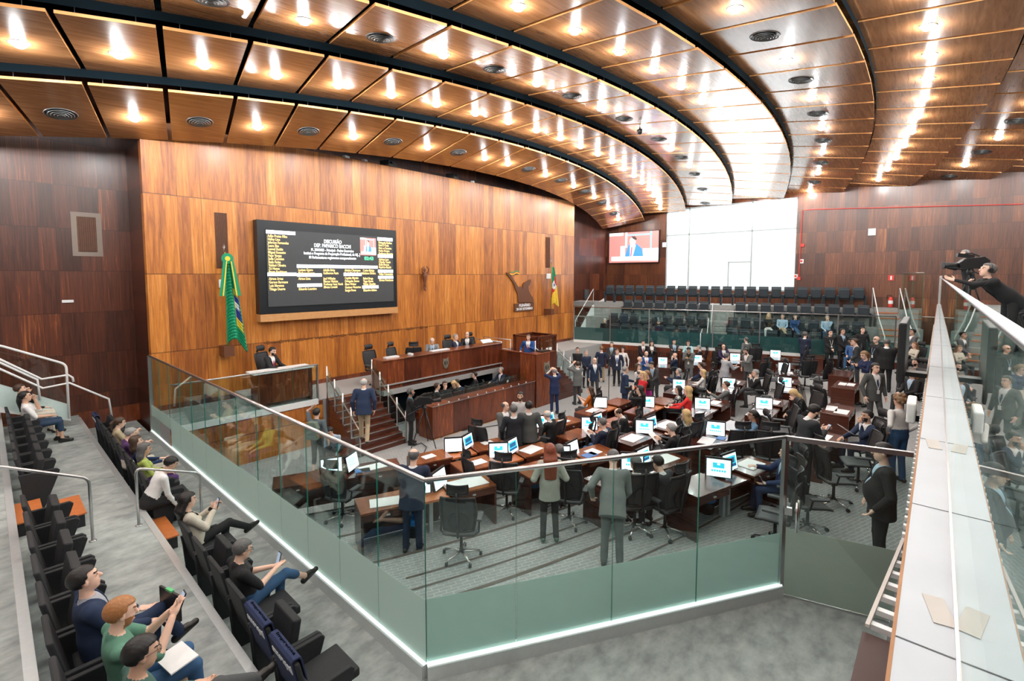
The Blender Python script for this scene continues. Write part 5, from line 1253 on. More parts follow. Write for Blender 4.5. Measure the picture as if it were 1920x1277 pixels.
        if lod < 2:
            for q in range(4):
                b0 = W_+(fd*.098+side*(-.029+.0195*q))*sc; l = (.040, .046, .043, .033)[q]*sc
                d1 = unit(fd*math.cos(curl*.6)-pn*math.sin(curl*.6)*(1 if True else 0)); d2 = unit(fd*math.cos(curl*1.7)-pn*math.sin(curl*1.7))
                G.cap(b0-fd*.02*sc, b0+d1*l, fr*1.02, fr, SKIN, .003); G.cap(b0+d1*l, b0+d1*l+d2*l*.9, fr, fr*.9, SKIN, .003)
            th = W_+(fd*.035-side*.03)*sc; G.cap(th, th+unit(fd*.6-side*.8-pn*.35)*.035*sc, fr*1.3, fr*1.15, SKIN, .006); t2 = th+unit(fd*.6-side*.8-pn*.35)*.035*sc; G.cap(t2, t2+unit(fd*.95-side*.2-pn*.4)*.03*sc, fr*1.12, fr, SKIN, .004)
        else:
            G.cap(pc, pc+unit(fd-pn*curl*.5)*.085*sc, .024*sc, .015*sc, SKIN, .01)
    # ---- head
    fj = .92 if fem else 1.
    G.ell(Hd(0, -.012, .035), np.array([.078, .098, .088])*sc, SKIN, .01, MH)
    G.ell(Hd(0, .022, -.035), np.array([.062*fj, .070, .082])*sc, SKIN, .02, MH)
    G.ell(Hd(0, .050, -.088), np.array([.034*fj, .034, .028])*sc, SKIN, .02, MH)
    if lod < 2:
        G.cap(Hd(0, .083, .022), Hd(0, .108, -.022), .010*sc, .0155*sc, SKIN, .01)
        for s in (-1, 1): G.ell(Hd(s*.031, .094, .018), np.array([.019, .012, .013])*sc, SKIN, 0, MH, sub=True); G.ell(Hd(s*.03, .074, .016), np.array([.016, .015, .014])*sc, SKIN, .004, MH)
        G.cap(Hd(-.035, .083, .040), Hd(.035, .083, .040), .011*sc, .011*sc, SKIN, .01)
        G.cap(Hd(-.018, .088, -.062), Hd(.018, .088, -.062), .0085*sc, .0085*sc, SKIN, .006)
    else: G.cap(Hd(0, .088, .015), Hd(0, .102, -.022), .011*sc, .015*sc, SKIN, .01)
    for s in (-1, 1): G.ell(Hd(s*.078, -.005, -.003), np.array([.010, .019, .031])*sc, SKIN, .004, MH)
    P, Q = G.mesh(); C = P[Q].mean(1)
    ii = np.clip(((C-G.lo)/h).round().astype(int), 0, G.n-1); lab = G.L[ii[:, 0], ii[:, 1], ii[:, 2]].astype(int)
    # facial colouring: eyes, brows, lips, beard
    hl_ = ((C-hc_)@np.stack([hx, hy, hz], 1))/sc; hs = lab == SKIN
    near = hs & (np.abs(hl_[:, 0]) < .09) & (hl_[:, 1] > .02) & (hl_[:, 1] < .122) & (np.abs(hl_[:, 2]) < .125)
    tol = 1.0 if lod == 0 else 1.25
    eye = near & ((np.abs(np.abs(hl_[:, 0])-.031)/(.013*tol))**2+((hl_[:, 2]-.017)/(.0065*tol))**2 < 1) & (hl_[:, 1] > .06)
    brow = near & (np.abs(np.abs(hl_[:, 0])-.033) < .019) & (np.abs(hl_[:, 2]-.042) < .0055*tol) & (hl_[:, 1] > .06)
    lip = near & (np.abs(hl_[:, 0]) < .024) & (np.abs(hl_[:, 2]+.062) < .008*tol) & (hl_[:, 1] > .07)
    lab[eye] = EYE; lab[brow] = BEARD; lab[lip] = LIP
    if beard: lab[near & (hl_[:, 2] < -.025-.3*np.maximum(0, hl_[:, 1]-.05)*0) & ((hl_[:, 2] < -.075) | (np.abs(hl_[:, 0]) > .032) | ((hl_[:, 2] < -.045) & (hl_[:, 2] > -.055))) & (hl_[:, 1] > 0.0)] = BEARD
    sk = cm(SKN[skin], 'skin', .55, .05); hm = mat('hair_'+hc, HAIRC[hc], .5, noise=.45, nscale=70)
    tm = top if not isinstance(top, tuple) else cm(top)
    mats = [sk, tm, pants if not isinstance(pants, tuple) else cm(pants), mat('shoe_%d' % (shoes[0]*255), shoes, .35), cm(tuple(np.array(SKN[skin])*np.array([.85, .55, .55])), 'lip', .5, .03), mat('dark_eye', (.03, .02, .018), .2), hm, tm]
    def mk(name, P, Q, ml, mi=None, parent=None):
        me = bpy.data.meshes.new(name); me.vertices.add(len(P)); me.vertices.foreach_set('co', P.astype(np.float32).ravel())
        me.loops.add(4*len(Q)); me.loops.foreach_set('vertex_index', Q.astype(np.int32).ravel()); me.polygons.add(len(Q)); me.polygons.foreach_set('loop_start', np.arange(0, 4*len(Q), 4, dtype=np.int32))
        for m in ml: me.materials.append(m)
        if mi is not None: me.polygons.foreach_set('material_index', mi.astype(np.int32))
        me.polygons.foreach_set('use_smooth', np.ones(len(Q), bool)); me.update(calc_edges=True); o = bpy.data.objects.new(name, me); COL.objects.link(o); o.parent = parent; return o
    root = empty('person', pos, yaw); tag(root, label, 'person')
    mk('body', P, Q, mats, lab, root)
    # ---- hair
    if hair != 'bald':
        hl = .012 if hair in ('short', 'ring', 'cap') else .018
        lo_, hi_ = hc_-.22*sc, hc_+.2*sc
        if hair in ('long', 'pony', 'vlong', 'mid'): lo_ = lo_-np.array([.05, .05, .5])*sc
        Hh = SDF(lo_, hi_, max(h*.9, .008))
        er = np.array([.082+hl, .102+hl, .090+hl])
        def facecut(x, y, z):
            x, y, z = x/sc, y/sc, z/sc
            f1 = np.minimum(y-.035+.35*np.minimum(z, 0)*0, .045-z)      # keep clear of the face
            f2 = np.minimum(y+.02, -.03-z)                              # jaw and cheeks
            f3 = -.075-z if hair not in ('long', 'vlong', 'mid') else -.2-z
            f = np.maximum(np.maximum(f1, f2), f3)
            if hair == 'ring': f = np.maximum(f, z-.045+.2*y)
            if hair == 'short': f = np.maximum(f, np.minimum(np.abs(x)*0+(.0-z), y-.012))
            return f*sc
        Hh.ell(Hd(0, -.014, .036), er*sc, 0, .0, MH, cut=facecut)
        if hair in ('long', 'vlong', 'mid'):
            L_ = {'long': .30, 'vlong': .42, 'mid': .15}[hair]
            for s in (-1, -.5, 0, .5, 1):
                a = Hd(s*.062, -.06+.02*abs(s), .02); b = Hd(s*.075, -.08+.02*abs(s)-(.045 if jacket is not None or hair == 'vlong' else 0), -.12)
                Hh.cap(a, b, .042*sc, .045*sc, 0, .02); e = b+(-up*L_*.75+fw_*(-.02))*sc; Hh.cap(b, e, .045*sc, .026*sc, 0, .02)
        if hair == 'pony': a = Hd(0, -.11, .05); b = Hd(0, -.16, -.03); Hh.ell(a, np.array([.03, .03, .03])*sc, 0, .01); Hh.cap(a, b, .028*sc, .034*sc, 0, .01); Hh.cap(b, b-up*.16*sc, .034*sc, .015*sc, 0, .01)
        if hair == 'bun': Hh.ell(Hd(0, -.11, .07), np.array([.04, .04, .04])*sc, 0, .01)
        if hair == 'curly':
            rs_ = np.random.default_rng(len(label))
            for _ in range(60):
                v = unit(rs_.normal(size=3)); 
                if v[1] > .55 and v[2] < .5 or v[2] < -.45: continue
                Hh.ell(Hd(v[0]*.095, -.014+v[1]*.115, .04+v[2]*.105), np.full(3, .022+.01*rs_.random())*sc, 0, .006)
        if np.any(Hh.F < 0):
            nz = np.sin(np.arange(Hh.n[0])[:, None, None]*1.9)*np.sin(np.arange(Hh.n[1])[None, :, None]*1.3+np.arange(Hh.n[2])[None, None, :]*.25)*h*.22; Hh.F += nz.astype(np.float32)
            P2, Q2 = Hh.mesh(); mk('hair', P2, Q2, [hm], None, root)
    # ---- jacket with an open front
    if jacket is not None:
        J = SDF(lo, hi, h); t_ = .012
        r0 = g1+.012; hem = -.03 if sit else -.175
        J.cap(T(0, -.005, .10), T(0, -.004, -.36), (r0+.002)*sc, (r0+.03)*sc, 0, .0, M, tor*np.array([1.0, 1.08, 1]))
        J.cap(T(0, 0, .10), T(0, 0, .36), (r0-.003)*sc, (.122*fat+t_)*sc, 0, .05, M, tor*np.array([1.0, 1.06, 1]))
        J.cap(T(-sw*.70, -.008, .43), T(sw*.70, -.008, .43), .080*sc, .080*sc, 0, .05)
        if fem: [J.ell(T(s*.062, .09, .335), np.array([.06, .055, .06])*sc, 0, .03, M) for s in (-1, 1)]
        if wide > 1.1: J.ell(T(0, .055, .14), np.array([.165, .14, .19])*sc*wide, 0, .05, M)
        sl, g = J.region(lo, hi); x, y, z = g[0]-Pv[0], g[1]-Pv[1], g[2]-Pv[2]
        tz = (M[2][0]*x+M[2][1]*y+M[2][2]*z)/sc; J.F[sl] = np.maximum(J.F[sl], ((hem-tz)*sc*np.ones_like(J.F[sl])).astype(np.float32))
        for (S_, E_, W_, s, key) in arms:
            J.cap(S_, E_, .067*fat*sc, .056*sc, 0, .03); J.cap(E_, E_+(W_-E_)*.93, .055*sc, .042*sc, 0, .015)
        sl, g = J.region(lo, hi); x, y, z = g[0]-Pv[0], g[1]-Pv[1], g[2]-Pv[2]
        tx, ty, tz = [(M[i][0]*x+M[i][1]*y+M[i][2]*z)/sc for i in range(3)]
        wv = np.clip((tz-.13)*.30, 0, .085)
        if jacket_open(label): wv = np.maximum(wv, .05)
        cutv = np.minimum(np.minimum(wv-np.abs(tx), ty-.02), .0*tx+.54-tz)      # positive inside the V opening
        J.F[sl] = np.maximum(J.F[sl], (cutv*sc).astype(np.float32))
        J.F[sl] = np.maximum(J.F[sl], ((np.maximum(tz-.535, .075-np.sqrt(tx**2+(ty+.01)**2)) if False else np.where(tx**2+(ty+.01)**2 < .0064, tz-.475, tz-.54))*sc).astype(np.float32))
        P3, Q3 = J.mesh(); jm = jacket if not isinstance(jacket, tuple) else cm(jacket)
        mk('jacket', P3, Q3, [jm], None, root)
        if lod < 2:     # lapels
            mb = MB(); yv = (.122*fat*.86+.018)
            for s in (-1, 1):
                pts = [(s*.088, .43), (s*.005, .15), (s*.045, .24), (s*.10, .33), (s*.075, .35), (s*.105, .40)]
                mb.prism(pts, jm, lambda u, v, t: tuple(T(u, (yv+.012-.012*t)*1.02-.35*max(0, v-.33)-.25*abs(u), v)))
            mb.build('lapel', root)
    if tie is not None:
        mb = MB(); yv = .122*fat*.86+.006
        prof = [(.45, .018, -.045), (.43, .022, -.035), (.40, .014, -.02), (.33, .02, -.004), (.22, .026, .002), (.14, .03, .004)]
        for (z1, w1, y1), (z2, w2, y2) in zip(prof[:-1], prof[1:]):
            vs = [T(-w1, yv+y1, z1), T(w1, yv+y1, z1), T(w2, yv+y2, z2), T(-w2, yv+y2, z2)]; vs += [v+fw_*.008 for v in vs]
            mb.add(vs, [(4, 5, 6, 7), (0, 4, 7, 3), (1, 2, 6, 5), (0, 1, 5, 4)], cm(tie, 'tie', .5))
        mb.build('tie', root)
    if lanyard is not None:
        lm = cm(lanyard, 'ribbon'); yv = .122*fat*.86+.022
        mb = MB()
        for s in (-1, 1): mb.tube([T(s*.06, -.03, .49), T(s*.075, .07, .42), T(s*.045, yv, .30), T(0, yv+.012, .12)], .006, lm, 5)
        o = mb.build('lanyard', root); c_ = T(0, yv+.016, .07); MB().box((0, 0, 0), (.07, .006, .1), paper).build('badge', o, tuple(c_))
    if glasses:
        mb = MB()
        for s in (-1, 1):
            mb.tube([Hd(s*.031+.021*math.cos(t), .106, .018+.016*math.sin(t)) for t in np.linspace(0, 2*PI, 12, endpoint=False)], .0022, blackp, 5, True); mb.tube([Hd(s*.052, .104, .022), Hd(s*.083, .02, .02), Hd(s*.082, -.02, .01)], .002, blackp, 4)
        mb.tube([Hd(-.01, .107, .02), Hd(.01, .107, .02)], .002, blackp, 4); mb.build('glasses', root)
    if headset:
        mb = MB(); mb.tube([Hd(.095*math.cos(t), -.01, .02+.11*math.sin(t)) for t in np.linspace(0, PI, 12)], .008, blackp, 6)
        for s in (-1, 1): mb.ell = None; c_ = Hd(s*.095, -.005, .0); mb.tube([c_-hx*.018, c_+hx*.018], .036, blackp, 12)
        mb.build('headphones', root)
    mw = Matrix.Translation(pos) @ Matrix.Rotation(yaw, 4, 'Z')
    def world(v): return mw @ Vector(v)
    if hold:
        Wl, Wr_ = arms[0], arms[1]; mid = (Wl[2]+Wr_[2])/2
        def place(mb, name, lab_, cat, c, R3=None):
            o = mb.build(name, None, world(c)); MW = Matrix(((rt_[0], fw_[0], up[0]), (rt_[1], fw_[1], up[1]), (rt_[2], fw_[2], up[2]))).to_4x4()
            o.matrix_world = Matrix.Translation(world(c)) @ Matrix.Rotation(yaw, 4, 'Z') @ MW @ (Matrix.Rotation(R3[1], 4, R3[0]) if R3 else Matrix.Identity(4)); tag(o, lab_, cat); return o
        k, lab_ = hold
        if k == 'phone':
            src = Wr_ if hands[1] in ('phone', 'photo', 'point') else Wl
            c_ = mid+(fw_*.09+up*.05)*sc if hands[0] == hands[1] else src[2]+(fw_*.10+up*.04)*sc
            place(MB().box((0, 0, 0), (.075, .011, .155), blackp).box((0, -.0065, 0), (.068, .002, .146), mat('phone_screen', (.35, .45, .6), emit=.5)), 'smartphone', lab_, 'phone', c_, ('X', -.5))
        if k == 'paper': place(MB().box((0, 0, 0), (.21, .004, .297), paper), 'sheet_of_paper', lab_, 'paper', mid+(fw_*.12+up*.03)*sc, ('X', -.9))
        if k == 'camera': place(MB().box((0, 0, 0), (.14, .07, .10), blackp).lathe([(.035, .03), (.042, .06), (.04, .14), (.045, .15)], blackp, (0, 0, 0), 14, 'Y').box((0, -.01, .065), (.05, .05, .035), blackp), 'photo_camera', lab_, 'camera', mid+(fw_*.07+up*.035)*sc)
    PEOPLE.append(root); return root
def jacket_open(l): return 'open jacket' in l
def AZW(a): return AZ-R(a)-PI/2      # a: 0 faces away from the camera, 90 right, 180 towards it
SPOT = []
def clampT(x, y):
    """keep people on the chamber side of the tribune glass and of the parapet"""
    d = (Vector((x, y))-T0).dot(TN)
    if d > -.45:
        u = Vector((x, y)).dot(TN)-d; t = (u-.5)/(Vector((x, y)).dot(TN)); x, y = x*t, y*t
    if y < pl(x)+.42: y = pl(x)+.42
    return x, y
def stand(px, py, a, label, H_=1.74, z=None, **kw):
    kw.pop('drop', 0); ln = R(kw.get('lean', 0)); top_ = H_/1.75*(.935+.815*math.cos(ln))+.012
    if z is None: x, y, z = onfloor(px, py, top_)
    else: x, y = atz(px, py, z+top_)
    yw = AZW(a); off = math.sin(ln)*.76
    x += math.sin(yw)*off; y -= math.cos(yw)*off
    if z != -.1:
        x, y = clampT(x, y); x0, y0 = x, y; x, y = offdesk(x, y, .16, .45); x, y = apart(x, y, [p for p in SPOT if math.hypot(p[0]-x0, p[1]-y0) < .5], .44); x, y = clampT(x, y); z = fz(x, y); SPOT.append((x, y))
    if px > 1500: H_ *= 1.05
    return person(label, (x, y, z), yw, False, H_, **kw)
def sitp(px, py, a, label, H_=1.74, z=None, chair=None, seat=.47, ht=None, **kw):
    top_ = ht or (seat+.06+.83*H_/1.75)-.12*(1-math.cos(R(kw.get('lean', 0))))*3
    if z is None: x, y, z = onfloor(px, py, top_)
    else: x, y = atz(px, py, z+top_)
    yw = AZW(a); ln = R(kw.get('lean', 0)); off = math.sin(ln)*.72    # head leans ahead of the seat
    x += math.sin(yw)*off; y -= math.cos(yw)*off
    if px > 600: x, y = clampT(x, y)
    if z < .9 and px > 600: x, y = offdesk(x, y, .2, .45); x, y = apart(x, y, SPOT, .46); z = fz(x, y); SPOT.append((x, y))
    if chair: chair_at(x+math.sin(yw)*(-.02), y-math.cos(yw)*(-.02), z, yw, chair)
    return person(label, (x, y, z), yw, True, H_, seat=seat, **kw)
# ---- left gallery, front row and second row (facing the chamber: 42 degrees)
def galp(px, py, top_, z, label, **kw):
    kw['lean'] = kw.get('lean', 0)-(14 if z < .1 else 8)*(kw.get('lean', 0) < 20); ln = R(kw['lean']); top_ = z+.46+.06+.83*kw.get('H_', 1.74)/1.75-.36*(1-math.cos(ln))*1.2
    x, y = atz(px, py, top_); return person(label, (x-.72*math.sin(ln), y, z), -PI/2+R(kw.pop('dy', 0)), True, kw.pop('H_', 1.74), seat=.46, **kw)
galp(152, 1056, 1.79, .45, 'man in navy suit with dark hair, black folder on his knees, second gallery row', hair='short', hc='black', skin=0, top=LGREY, jacket=BLUE, pants=BLUE, tie=(.12, .01, .03), hands=('lap', (.18, .34, .08)), lod=0, cross='low', wide=1.1, nod=-8)
galp(202, 1120, 1.79, .45, 'red-bearded man in green polo shirt and jeans holding up a phone', hair='short', hc='ginger', skin=0, top=(.10, .25, .18), pants=JEAN, short='sleeve', hands=((.0, .36, .44), (.10, .36, .44)), lod=0, nod=12, beard=True, wide=1.05, hold=('phone', 'phone held up by the man in the green polo'))
galp(240, 1194, 1.79, .45, 'black-haired man at the bottom left edge, grey trousers, legs crossed', hair='short', hc='black', skin=1, top=(.05, .12, .10), pants=(.07, .075, .08), hands=('lap', 'lap'), lod=0, nod=10, cross=True, glasses=True)
galp(432, 1012, 1.34, 0, 'woman with short grey hair, glasses, black T-shirt, jeans and striped sneakers', hair='short', hc='dgrey', skin=0, top=BLK, pants=JEAN, short='sleeve', bare=False, hands=((.02, .34, .18), (.1, .34, .2)), lod=0, nod=22, cross=True, glasses=True, H_=1.68, hold=('phone', 'phone in the hands of the woman in black T-shirt'))
galp(338, 922, 1.34, 0, 'woman with long black hair in a cream blazer, black trousers, holding a phone', hair='long', hc='black', skin=0, top=BLK, pants=BLK, jacket=BEI, hands=('phone', 'phone'), lod=0, nod=8, cross=True, fem=True, H_=1.66, hold=('phone', 'phone held by the woman in cream blazer'))
galp(318, 848, 1.34, 0, 'dark-haired man in white shirt bending over his phone in the front row', hair='short', hc='black', skin=1, top=WHT, pants=BLK, hands=('knee', 'knee'), lod=1, lean=28, nod=25, wide=1.1, hold=('phone', 'phone low between the knees of the man in white shirt'))
galp(262, 828, 1.34, 0, 'woman with dark grey bob in a lime green top, front row', hair='mid', hc='dgrey', skin=1, top=(.42, .50, .12), pants=(.08, .03, .14), hands=('lap', 'lap'), lod=1, lean=8, nod=10, fem=True, H_=1.66)
galp(246, 815, 1.34, 0, 'brown-haired woman in a navy top, front row', hair='long', hc='brown', skin=0, top=(.01, .03, .10), pants=BEI, hands=('lap', 'lap'), lod=1, nod=3, fem=True, H_=1.66)
galp(236, 799, 1.34, 0, 'grey-haired person in purple and cream looking down at a phone, front row', hair='short', hc='grey', skin=0, top=(.08, .03, .12), pants=BEI, hands=('phone', 'phone'), lod=1, lean=14, nod=20, H_=1.66)
galp(217, 780, 1.34, 0, 'woman with brown ponytail and beige scarf, farthest of the front row group', hair='pony', hc='brown', skin=0, top=KHA, pants=NAVY, hands=('phone', 'phone'), lod=1, lean=12, nod=15, fem=True, H_=1.64)
galp(40, 731, 1.79, .45, 'young man in white shirt and dark jeans, hand at his mouth, second row', hair='short', hc='black', skin=1, top=WHT, pants=DJEAN, hands=('chin', 'lap'), lod=1, lean=-4, short='sleeve')
galp(31, 718, 1.79, .45, 'man in black top and beige trousers at the far end of the second row', hair='short', hc='brown', skin=0, top=BLK, pants=BEI, hands=('chin', 'lap'), lod=1, lean=-4)
p = tag(MB().box((0, 0, 0), (.34, .02, .26), blackp).box((0, .0, .135), (.1, .03, .02), mat('green_clip', (.1, .5, .2), .5)).build('folder', None, (1.08, PEOPLE[0].location.y-.1, 1.14), R(-75)), 'black folder standing on the knees of the man in navy suit', 'folder')
p = tag(MB().box((0, 0, 0), (.3, .21, .012), paper, rx=.1).build('printed_pages', None, (.95, PEOPLE[1].location.y-.12, 1.10), R(-80)), 'printed white pages on the lap of the man in jeans', 'paper')

# ---- stage, bench and clerks
def atYp(px, py, Y, ht): x, z = atY(px, py, Y); return x, z-ht
def onY(px, py, Y, a, label, sit=True, H_=1.74, z=None, **kw):
    x, zz = atY(px, py, Y); seat = kw.pop('seat', .47); top_ = (seat+.06+.83*H_/1.75) if sit else H_
    return person(label, (x, Y, (zz-top_) if z is None else z), AZW(a), sit, H_, seat=seat, **kw)
chair_at(atY(505, 664, 14.95)[0], 14.95, SZ+.3, AZW(100), 'office chair of the bearded man at the stage table')
onY(505, 664, 14.95, 100, 'bearded man in black suit with red tie at the table behind the stage balustrade', jacket=BLK, top=WHT, tie=(.5, .02, .08), beard=True, hands=('desk', 'desk'), lod=1, nod=12, lean=6, z=SZ+.3)
onY(810, 634, 14.25, 165, 'bald man in grey suit seated behind the bench, reading', jacket=(.2, .21, .22), top=LBL, tie=(.05, .06, .1), hair='ring', hc='grey', hands=('desk', 'desk'), lod=1, nod=25, z=SZ+.12)
onY(854, 631, 14.25, 110, 'grey-haired man in navy suit on the bench turned to his neighbour', jacket=NAVY, top=WHT, tie=(.05, .1, .3), hc='grey', hands=('desk', 'desk'), lod=1, turn=-10, z=SZ+.12)
onY(876, 625, 14.25, 178, 'balding man in black suit and grey tie presiding at the bench', jacket=BLK, top=WHT, tie=(.2, .25, .3), hair='ring', hc='brown', hands=('desk', 'desk'), lod=1, z=SZ+.16)
for px, py, a, lab, kw in [(819, 728, 70, 'clerk in black suit and lanyard at the left end of the counter', dict(jacket=BLK, top=WHT, tie=BLK, hc='brown', hands=('desk', 'desk'))), (834, 727, 150, 'clerk woman with tied hair second from the left', dict(top=BLK, hair='bun', hc='brown', fem=True, hands=('desk', 'chin'))),
    (853, 722, 200, 'blonde clerk bending low behind the counter', dict(top=BLK, hair='mid', hc='blonde', fem=True, hands=('desk', 'desk'), nod=30)), (866, 712, 235, 'clerk in blue suit leaning to the left behind the counter', dict(jacket=BLUE, top=WHT, hc='black', hands=('desk', 'desk'), lean=15, nod=15)),
    (894, 700, 260, 'clerk in black top turned to the left, black hair', dict(top=BLK, hc='black', hands=('desk', 'desk'), lean=8)), (940, 691, 235, 'grey-haired clerk in navy suit near the rostrum', dict(jacket=NAVY, top=WHT, hc='grey', hands=('desk', 'desk'))), (968, 702, 215, 'clerk woman with black hair and white jacket, hand on chin', dict(jacket=WHT, top=BLK, hair='long', hc='black', fem=True, hands=('chin', 'desk')))]:
    kw.setdefault('lod', 2); x, y = atz(px, py, .62); y = min(max(y, 12.75), 13.2); x = atY(px, py, y)[0]
    person(lab, (x, y, -.62), AZW(a), True, 1.7, **kw); tag(MB().bb((-.24, -.24, .38), (.24, .24, .44), seat_m).bb((-.22, -.28, .44), (.22, -.22, .95), seat_m).bb((-.03, -.03, 0), (.03, .03, .38), blackp).build('clerk_chair', None, (x, y, -.62), AZW(a)), 'black chair under the '+lab.split(' ')[0]+' '+' '.join(lab.split(' ')[1:6]), 'chair')
x, y = 14.72, 12.45; person('speaker in bright blue suit and red tie at the rostrum, hand raised', (x, y, .37-.1), AZW(192), False, 1.72, jacket=RBLUE, top=WHT, tie=(.35, .02, .08), hc='brown', hands=((.1, .3, .3), 'arm'), lod=1)
stand(682, 707, -12, 'balding man in navy jacket and beige trousers climbing the stage stairs', z=-.1, jacket=BLUE, top=WHT, pants=KHA, hair='ring', hc='white', hands=('down', 'down'), lod=1, lean=14, drop=.05, walk=True, wide=1.1)
r = stand(769, 726, 75, 'camera operator in black with headphones standing by the tripod camera', jacket=BLK, top=(.03, .2, .3), pants=BLK, skin=2, hc='dgrey', hands=('down', (.1, .35, .25)), lod=1, headset=True, beard=True)
r = stand(593, 763, 10, 'man in grey T-shirt with green backpack, one hand on his head', top=(.10, .13, .15), pants=CHAR, hc='black', skin=0, hands=('head', 'down'), lod=1, short='sleeve', H_=1.75)
tag(MB().prism([(-.15, .0), (.15, 0), (.17, .3), (.1, .46), (-.1, .46), (-.17, .3)], mat('olive_fabric', (.14, .19, .15), .8), lambda u, v, t: (u, -.12-.14*t, .98+v)).prism([(-.11, .04), (.11, .04), (.1, .2), (-.1, .2)], mat('olive_fabric_dark', (.09, .12, .10), .8), lambda u, v, t: (u, -.26-.04*t, .98+v)).build('backpack', None, r.location, r.rotation_euler.z, bevel=.02), 'grey-green backpack worn by the man left of the stairs', 'backpack')
sitp(617, 795, 190, 'person in light blue shirt sitting low beside the stage steps', top=LBL, pants=CHAR, hc='black', hands=('knee', 'knee'), lod=2, lean=30, nod=20, seat=.35)
tag(MB().bb((-.3, -.25, 0), (.3, .25, .33), stage_wood).build('low_box', None, PEOPLE[-1].location, PEOPLE[-1].rotation_euler.z), 'low wooden box under the person in light blue', 'box')

